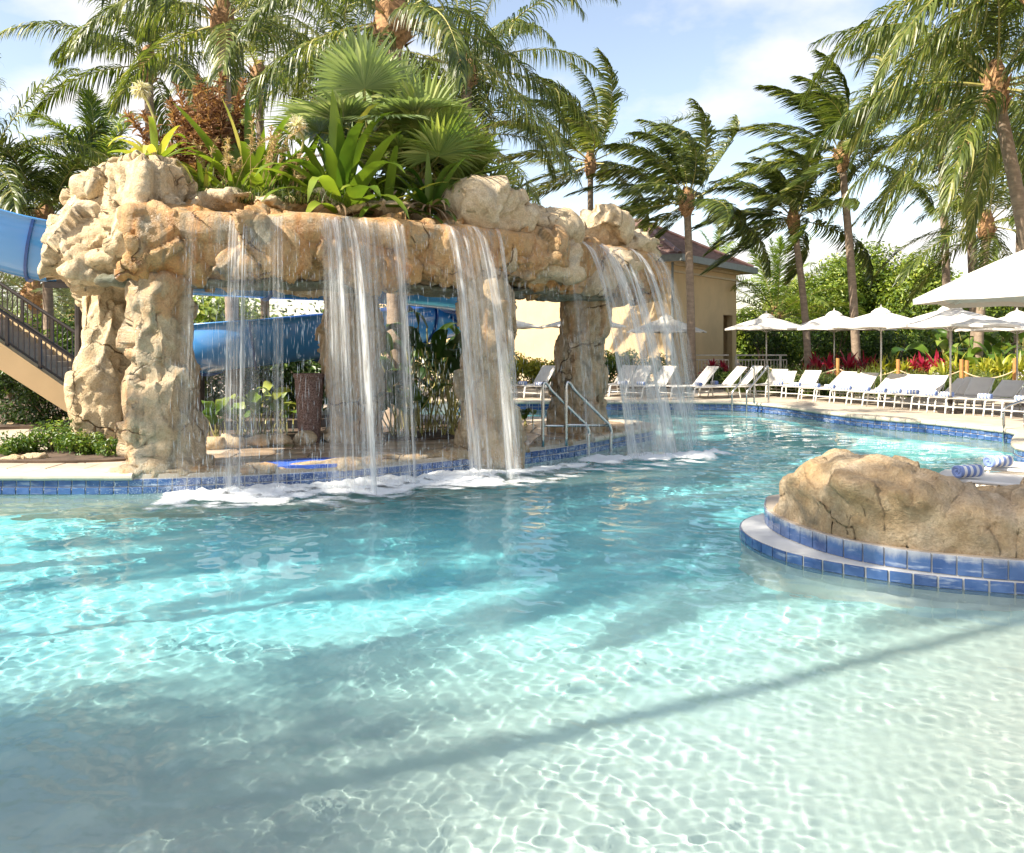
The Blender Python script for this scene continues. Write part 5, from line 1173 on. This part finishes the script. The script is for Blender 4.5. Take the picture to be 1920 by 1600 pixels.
bed = catmull([(2, 29.5), (6, 30), (8.5, 29.5), (9.5, 27.8), (11.5, 27.6), (14, 26.2), (18, 24.6), (24, 24), (30, 24), (33, 30), (30, 33.5), (10, 33.2), (0, 33)], 6, True)
tag(obj('planting_bed', raw('planting_bed', *prism(bed, DZ - .02, DZ + .056), M['soil'])), kind='structure')

# ---- colourful border behind the loungers
COL = [(1530, 27.6, 'red_leaf', .85, 'red cordyline left of the first bamboo post'), (1552, 27.2, 'red_leaf', .9, 'red cordyline right beside the first white pole'), (1592, 27.6, 'red_leaf', .95, 'red cordyline between two white poles'), (1618, 27.4, 'red_leaf', .85, 'red cordyline at the tallest palm trunk'), (1635, 26.9, 'red_leaf', .7, 'small red cordyline left of the yellow croton'),
       (1708, 26.4, 'red_leaf', .75, 'narrow red cordyline rising from the yellow croton'), (1730, 26.6, 'red_leaf', .8, 'dark red cordyline in the right red group'), (1755, 26.4, 'red_leaf', .95, 'brightest red cordyline behind the front umbrella pole'), (1335, 29.8, 'red_leaf', .5, 'small red cordyline in front of the left fence'), (1355, 29.6, 'red_leaf', .4, 'small dark red plant beside the dark shrub'),
       (1652, 26.4, 'yellow_leaf', .75, 'yellow croton left, behind the umbrella pole'), (1672, 26.6, 'yellow_leaf', .85, 'large yellow croton in the middle of the border'), (1695, 26.2, 'yellow_leaf', .6, 'yellow croton below the narrow red cordyline'), (1790, 25.6, 'yellow_leaf', .9, 'yellow croton right of the front umbrella pole'), (1845, 25.2, 'yellow_leaf', .8, 'yellow croton behind the rope fence at right'), (1875, 25.0, 'yellow_leaf', .9, 'tall yellow croton beside the right bamboo post'), (1912, 25.0, 'yellow_leaf', .85, 'yellow croton at the right picture edge')]
for k, (px, Y_, mt, h, lab) in enumerate(COL):
    nm = 'cordyline' if mt == 'red_leaf' else 'croton'
    r = thing(nm, lab, nm, base_at(px, Y_, DZ), 'red cordylines' if mt == 'red_leaf' else 'yellow crotons')
    h = h * 1.15
    for j, (dx, dy, dz_) in enumerate(((0, 0, .75), (-.26, .1, .5), (.26, .05, .58), (.02, -.15, .3))):
        b = base_at(px, Y_, DZ) + np.array([dx * h, dy, 0]); MB().tube([b, b + [0, 0, dz_ + .15]], .015, 5).part('stem', r, M['bark'])
        lily(None, b + [0, 0, dz_], 15, h * .62, .045, 400 + k * 5 + j, mat=mt, rootless=r, droop=.55, el=(85, 15), tone=.55, fold=.2)
for k, (px, Y_, h, lab) in enumerate(((1780, 28, 1.9, 'large tropical plant with paddle leaves right of the front umbrella'), (1830, 28.4, 2.1, 'large tropical plant left of the second umbrella from the right'), (1880, 28, 2.0, 'large tropical plant behind the rightmost bamboo post'), (1925, 27.6, 2.0, 'large tropical plant at the right picture edge'), (1800, 26.6, 1.1, 'lower tropical plant behind the pair of bamboo posts'), (1860, 26.4, 1.2, 'lower tropical plant behind the rope'))):
    broad(lab, base_at(px, Y_, DZ), 16, h, .17, .95, 500 + k, 'mid_leaf', 'large tropical plants', 'tropical_plant', .5, (88, 35))
for k, px in enumerate((1425, 1450, 1480, 1505, 1530, 1560, 1600, 1630, 1660, 1720, 1750, 1780, 1820, 1850)):
    tuft('green border grass behind the loungers, ' + ['beside the fence end', 'right of the fence', 'left of the first leaning trunk', 'at the first leaning trunk', 'in front of the leftmost cordyline', 'at the first bamboo post', 'between two white poles', 'at the tallest trunk', 'left of the yellow crotons', 'right of the yellow crotons', 'under the dark red cordyline', 'behind the front umbrella pole', 'right of the pair of bamboo posts', 'under the right yellow croton'][k],
         base_at(px, 26.4 - (px - 1425) * .004 + (px < 1520) * 1.0, DZ), 480, .95, 600 + k, group='border grasses', spread=.4, w_=.012)
# bamboo posts and rope
posts = [(1571, 26.0, 672), (1684, 25.2, 674), (1803, 24.2, 674), (1813, 24.6, 676), (1903, 23.4, 672)]
tops = []
for k, (px, Y_, yt) in enumerate(posts):
    b = base_at(px, Y_, DZ); h = P(px, yt, Y_)[2] - DZ; r = thing('bamboo_post', ['orange bamboo post behind the left loungers', 'orange bamboo post in the yellow crotons', 'left one of a pair of orange bamboo posts', 'right one of a pair of orange bamboo posts', 'orange bamboo post at the right picture edge'][k], 'post', b, 'bamboo rope posts')
    MB().lathe([(.055, 0), (.055, h * .33), (.062, h * .34), (.055, h * .35), (.055, h * .68), (.062, h * .69), (.055, h * .70), (.055, h), (.03, h)], b, 10).part('shaft', r, M['bamboo'])
    tops.append(b + [0, 0, h * .72])
seq = [base_at(1440, 27.2, DZ) + [0, 0, .8]] + [tops[0], tops[1], tops[2], tops[4], base_at(1990, 22.6, DZ) + [0, 0, .8]]
for k, (a_, b_) in enumerate(zip(seq[:-1], seq[1:])):
    s_ = np.linspace(0, 1, 14)[:, None]; p = a_ + (b_ - a_) * s_ - np.array([0, 0, 1.]) * (.22 * 4 * s_ * (1 - s_))
    r = thing('rope', ['beige rope hanging left of the first bamboo post', 'beige rope between the first bamboo post and the crotons', 'beige rope sagging below the red cordylines', 'beige rope sagging in front of the tropical plants', 'beige rope running out at the right picture edge'][k], 'rope', a_, 'ropes between the bamboo posts'); MB().tube(p, .018, 6).part('strand', r, M['rope'])

for root_ in [o for o in bpy.data.objects if o.name.startswith('leafy_tree') and o.get('group') == 'leafy trees on the left bank']:
    x, y = root_.location.x, root_.location.y; h, rx = {-16: (13.6, 1.5), -18: (14.2, 1.6), -15: (13.6, 1.35)}[round(x)]; rs = np.random.default_rng(int(-x * 10))
    mb = MB(); mb.tube([(x, y, .2), (x + .1, y, h * .5), (x, y, h)], [.14, .1, .05], 8); mb.part('trunk', root_, M['bark'], True)
    v, f, t_ = leaf_cloud(rs, 2400, (x, y, h), (rx, rx * .9, rx * .62), .075, 18, .8); part('crown', root_, v, f, M['tree_leaf'], False, t_)

# ================================================================ UMBRELLAS
def umbrella(label, base, rim, R, rise, seed, n=8, group='white poolside umbrellas', rot=.2, pole_r=.022, square=False, root=None):
    """rim: height of rim over base; canopy in local coordinates"""
    r = thing('umbrella', label, 'umbrella', base, group)
    J = 9; v = []; t0 = rise * .10
    m = n * 8
    def rad_at(a):
        q = (a - rot) % (2 * PI / n) - PI / n; return R * math.cos(PI / n) / math.cos(q)
    rows = []
    for i in range(J):
        s_ = i / (J - 1); s2 = .10 + .90 * s_
        row = []
        for k in range(m):
            a = rot + 2 * PI * k / m; rib = abs(((k / 8) % 1) - .5) * 2   # 1 at ribs
            rr_ = rad_at(a) * s2 * (1 - .035 * (1 - rib) * s_)
            z = rim + rise * (1 - s2) ** 1.0 + .035 * rise * math.sin(s2 * PI) - (1 - rib) * -.0 - .05 * (1 - rib) * math.sin(s_ * PI) * R / 1.4 + .03 * (1 - rib) * s_ ** 4
            row.append((rr_ * math.cos(a), rr_ * math.sin(a), z))
        rows.append(row)
    th = .006; vv = [q for row in rows for q in row]; nv = len(vv); vv += [(x, y, z - th) for x, y, z in vv]
    f = [(i * m + k, i * m + (k + 1) % m, (i + 1) * m + (k + 1) % m, (i + 1) * m + k) for i in range(J - 1) for k in range(m)]
    f += [tuple(nv + q for q in g[::-1]) for g in f]
    f += [((J - 1) * m + k, (J - 1) * m + (k + 1) % m, nv + (J - 1) * m + (k + 1) % m, nv + (J - 1) * m + k) for k in range(m)]
    part('canopy', r, vv, f, M['canvas'], False, local=True)
    # hanging hem
    vl = []; 
    for k in range(m):
        x, y, z = rows[-1][k]; vl += [(x * 1.001, y * 1.001, z), (x * .999, y * .999, z - .05 * R / 1.4)]
    part('hem', r, vl, [(2 * k, 2 * ((k + 1) % m), 2 * ((k + 1) % m) + 1, 2 * k + 1) for k in range(m)], M['canvas'], local=True)
    # vent cap
    c = []; 
    for i, (rr_, z) in enumerate(((.02, rise + .085), (.14, rise + .045), (.24, rise * .86 + .03), (.255, rise * .86))):
        for k in range(16): a = rot + 2 * PI * k / 16; c.append((rr_ * R / 1.4 * math.cos(a), rr_ * R / 1.4 * math.sin(a), rim + z + (.0 if k % 2 == 0 else -.012)))
    part('vent_cap', r, c, [(i * 16 + k, i * 16 + (k + 1) % 16, (i + 1) * 16 + (k + 1) % 16, (i + 1) * 16 + k) for i in range(3) for k in range(16)], M['canvas'], local=True)
    MB().tube([(0, 0, .05), (0, 0, rim + rise + .05)], pole_r, 10).part('pole', r, M['pole_grey'], True, local=True)
    MB().lathe([(.03, 0), (.03, .03), (.012, .07), (.004, .1)], (0, 0, rim + rise + .07), 8).part('finial', r, M['pole_grey'], local=True)
    MB().lathe([(.27, 0), (.27, .05), (.05, .08), (.045, .35), (.03, .36)], (0, 0, 0.012), 20).part('base', r, M['dark_metal'], local=True)
    for k in range(n):
        a = rot + 2 * PI * k / n
        MB().tube([(.05 * math.cos(a), .05 * math.sin(a), rim + rise * .95 - .02), (R * .96 * math.cos(a), R * .96 * math.sin(a), rim - .015)], .009, 5).part('rib', r, M['white_metal'], local=True)
        MB().tube([(.04 * math.cos(a), .04 * math.sin(a), rim - .10), (R * .5 * math.cos(a), R * .5 * math.sin(a), rim + rise * .46)], .007, 5).part('strut', r, M['white_metal'], local=True)
    return r
UM = [(1250, 75, 592, 622, 'white umbrella standing in front of the building wall, right of the water'), (1437, 82, 590, 617, 'white umbrella left of the right row, in front of the young bushy palm'), (1564, 84, 585, 617, 'white umbrella whose pole passes the leftmost red cordylines'),
      (1606, 70, 596, 618, 'white umbrella mostly hidden behind two others, thin pole at the tallest trunk'), (1652, 100, 580, 613, 'white umbrella with its pole in front of the yellow crotons'), (1782, 118, 573, 612, 'large front white umbrella of the right row, left of the tropical plants'), (1907, 106, 586, 618, 'white umbrella at the right picture edge under the large one'),
      (945, 78, 592, 614, 'white umbrella partly visible behind the second right pillar'), (1092, 84, 590, 612, 'white umbrella partly visible behind the rightmost pillar')]
for k, (px, hw, yt, yr, lab) in enumerate(UM):
    R = 1.42; Y_ = R * F / hw; c = base_at(px, Y_, DZ); rim = P(px, yr, Y_)[2] - DZ; rise = (yr - yt) / F * Y_ * .92
    umbrella(lab, c, max(1.9, rim), R, rise, 700 + k, rot=.15 * k)
c = base_at(2050, 9.9, DZ)
umbrella('very large white umbrella close by at the right picture edge, cut off by it', c, P(1960, 556, 9.9)[2] - DZ, 1.9, .86, 720, n=8, rot=.42, pole_r=.03, group='large white umbrella')

# ================================================================ LOUNGERS AND TOWELS
def make_lounger(angle=42):
    """foot at x=0, head towards +x"""
    r = thing('sun_lounger', '', 'sun lounger'); wd = .285; zs = .33; xb = 1.22; a = rad(angle); Lb = .78
    bx, bz = xb + Lb * math.cos(a), zs + Lb * math.sin(a)
    for s_ in (-1, 1):
        MB().tube(catmull([(.0, s_ * wd, zs - .035), (.05, s_ * wd, zs - .005), (.14, s_ * wd, zs), (.7, s_ * wd, zs), (1.85, s_ * wd, zs)], 4), .019, 8).part('side_rail', r, M['white_metal'], True, local=True)
        MB().tube(catmull([(.02, s_ * wd, zs - .02), (.0, s_ * wd, zs - .08), (-.06, s_ * wd, .0)], 4), .018, 8).part('leg', r, M['white_metal'], True, local=True)
        MB().tube(catmull([(1.45, s_ * wd, zs), (1.47, s_ * wd, zs - .05), (1.53, s_ * wd, .0)], 4), .018, 8).part('leg', r, M['white_metal'], True, local=True)
        MB().tube([(xb, s_ * (wd - .045), zs + .02), (bx, s_ * (wd - .045), bz)], .015, 8).part('back_rail', r, M['white_metal'], True, local=True)
    for x in (-.02, 1.49):
        MB().tube([(x, -wd, .16), (x, wd, .16)], .014, 8).part('stretcher', r, M['white_metal'], True, local=True)
    MB().tube([(1.50, -wd + .05, zs), (xb + .52 * math.cos(a), -wd + .05, zs + .52 * math.sin(a))], .011, 6).part('back_prop', r, M['white_metal'], True, local=True)
    # sling sheets with a little sag
    def sheet(p0, p1, w_, sag, name):
        K, J = 9, 7; V = []
        for i in range(K):
            for j in range(J):
                s_ = i / (K - 1); u = j / (J - 1) * 2 - 1; x = p0[0] + (p1[0] - p0[0]) * s_; z = p0[1] + (p1[1] - p0[1]) * s_ - sag * (1 - u * u) * math.sin(s_ * PI)
                V.append((x, u * w_, z))
        n = len(V); V += [(x, y, z - .008) for x, y, z in V]; f = [(i * J + j, (i + 1) * J + j, (i + 1) * J + j + 1, i * J + j + 1) for i in range(K - 1) for j in range(J - 1)]
        f += [tuple(n + q for q in g[::-1]) for g in f]
        ed = [i * J for i in range(K)] + [(K - 1) * J + j for j in range(1, J)] + [i * J + J - 1 for i in range(K - 2, -1, -1)] + [j for j in range(J - 2, 0, -1)]
        f += [(ed[k], ed[(k + 1) % len(ed)], n + ed[(k + 1) % len(ed)], n + ed[k]) for k in range(len(ed))]
        part(name, r, V, f, M['sling'], True, local=True)
    sheet((.04, zs + .018), (xb - .01, zs + .018), wd - .01, .02, 'seat')
    sheet((xb + .01, zs + .035), (bx, bz + .015), wd - .035, .025, 'backrest')
    return r
def towel_mesh():
    pts = []; R0 = .058; n = 90; turns = 4.2
    for k in range(n): a = k / n * turns * 2 * PI; pts.append((a, .012 + (R0 - .012) * k / n))
    v = []; hw = .135; m = 4
    for k, (a, r_) in enumerate(pts):
        c_, s_ = math.cos(a), math.sin(a)
        for rr_, y in ((r_ + .006, -hw), (r_ + .006, hw), (r_ - .007, hw), (r_ - .007, -hw)): v.append((rr_ * c_, y + .004 * math.sin(a * 1.7), rr_ * s_ + R0 + .006))
    f = [(k * m + j, (k + 1) * m + j, (k + 1) * m + (j + 1) % m, k * m + (j + 1) % m) for k in range(n - 1) for j in range(m)] + [(0, 1, 2, 3), ((n - 1) * m + 3, (n - 1) * m + 2, (n - 1) * m + 1, (n - 1) * m)]
    me = raw('towel', v, f, M['towel'], True); return me
TW = towel_mesh()
protos = [make_lounger(33), make_lounger(45), make_lounger(29)]
LG = []
axis = math.atan2(1.5, 1.76)
def lounger(px, py, ang, lab, twl=True, proto=0, grp='white sun loungers', z=DZ, loc=None, tz=0, towel_lab=None):
    first = not protos[proto].get('used'); o = protos[proto] if first else copy_tree(protos[proto]); protos[proto]['used'] = 1
    c = G(px, py, z) if loc is None else np.array(loc); o.location = tuple(c); o.rotation_euler = (0, 0, ang); o.scale = (1.0, 1.0, 1.0); o['label'] = lab; o['group'] = grp; o['category'] = 'sun lounger'
    if twl:
        t_ = tag(obj('rolled_towel', TW), towel_lab or ('striped towel rolled on the lounger ' + lab.replace('white sling lounger ', '').replace('in the front row right of the far handrail', 'in the front row').replace('on the far deck behind the falls', 'behind the falls')), 'towel', 'rolled striped towels')
        q = np.array([.30, 0]); t_.location = (c[0] + math.cos(ang) * q[0], c[1] + math.sin(ang) * q[0], z + .352); t_.rotation_euler = (0, 0, ang + 0)
    return o
front = [(1425, 748), (1455, 750), (1485, 753), (1515, 756), (1546, 759), (1577, 762), (1608, 765), (1639, 768), (1670, 770), (1701, 773), (1732, 776), (1764, 779), (1800, 782), (1836, 784), (1872, 787), (1908, 790)]
ordn = ['first', 'second', 'third', 'fourth', 'fifth', 'sixth', 'seventh', 'eighth', 'ninth', 'tenth', 'eleventh', 'twelfth', 'thirteenth', 'fourteenth', 'fifteenth', 'sixteenth']
for k, (px, py) in enumerate(front):
    lounger(px, py - 4, axis + .12 * math.sin(k * 1.7) + (.25 if k < 3 else 0), 'white sling lounger %s from the left in the front row right of the far handrail' % ordn[k], twl=k not in (0, 12, 14), proto=2 if k % 3 == 1 else 0)
back = [(1560, 734), (1590, 735), (1650, 737), (1680, 738), (1712, 739), (1742, 740), (1790, 742), (1820, 743), (1862, 745), (1895, 747)]
for k, (px, py) in enumerate(back):
    lounger(px, py, axis + .1 * math.sin(k * 2.3), 'white sling lounger %s from the left in the rear row before the coloured border' % ordn[k], twl=False, proto=2 * (k % 2))
leftg = [(968, 746, .95), (1000, 748, .95), (1128, 744, .95), (1158, 745, .95), (1190, 747, .8), (1248, 747, .5), (1292, 748, .35), (1322, 744, .25)]
for k, (px, py, a_) in enumerate(leftg):
    lounger(px, py, a_, 'white sling lounger %s from the left on the far deck behind the falls' % ordn[k], twl=k not in (2, 5), proto=1)
# two loungers behind the rock on the right with rolled towels
a_ = -.64
for k, (loc, lab, tlab, tw_) in enumerate((((3.99, 8.05, DZ), 'beige sling lounger right behind the brown rock outcrop', 'rolled striped towel lying nearer, just above the brown rock outcrop', (1815, 880)), ((4.81, 8.68, DZ), 'beige sling lounger farther behind the brown rock outcrop', 'rolled striped towel lying farther right behind the brown rock outcrop', (1872, 862)))):
    o = lounger(0, 0, a_, lab, False, 0, 'beige loungers on the peninsula', loc=loc)
    q = P(*tw_, 1600 * (1.8 - DZ - .36 - .07) / (tw_[1] - HY)); t_ = tag(obj('rolled_towel', TW), tlab, 'towel', 'rolled striped towels'); t_.location = (q[0], q[1], DZ + .352); t_.rotation_euler = (0, 0, -1.2)
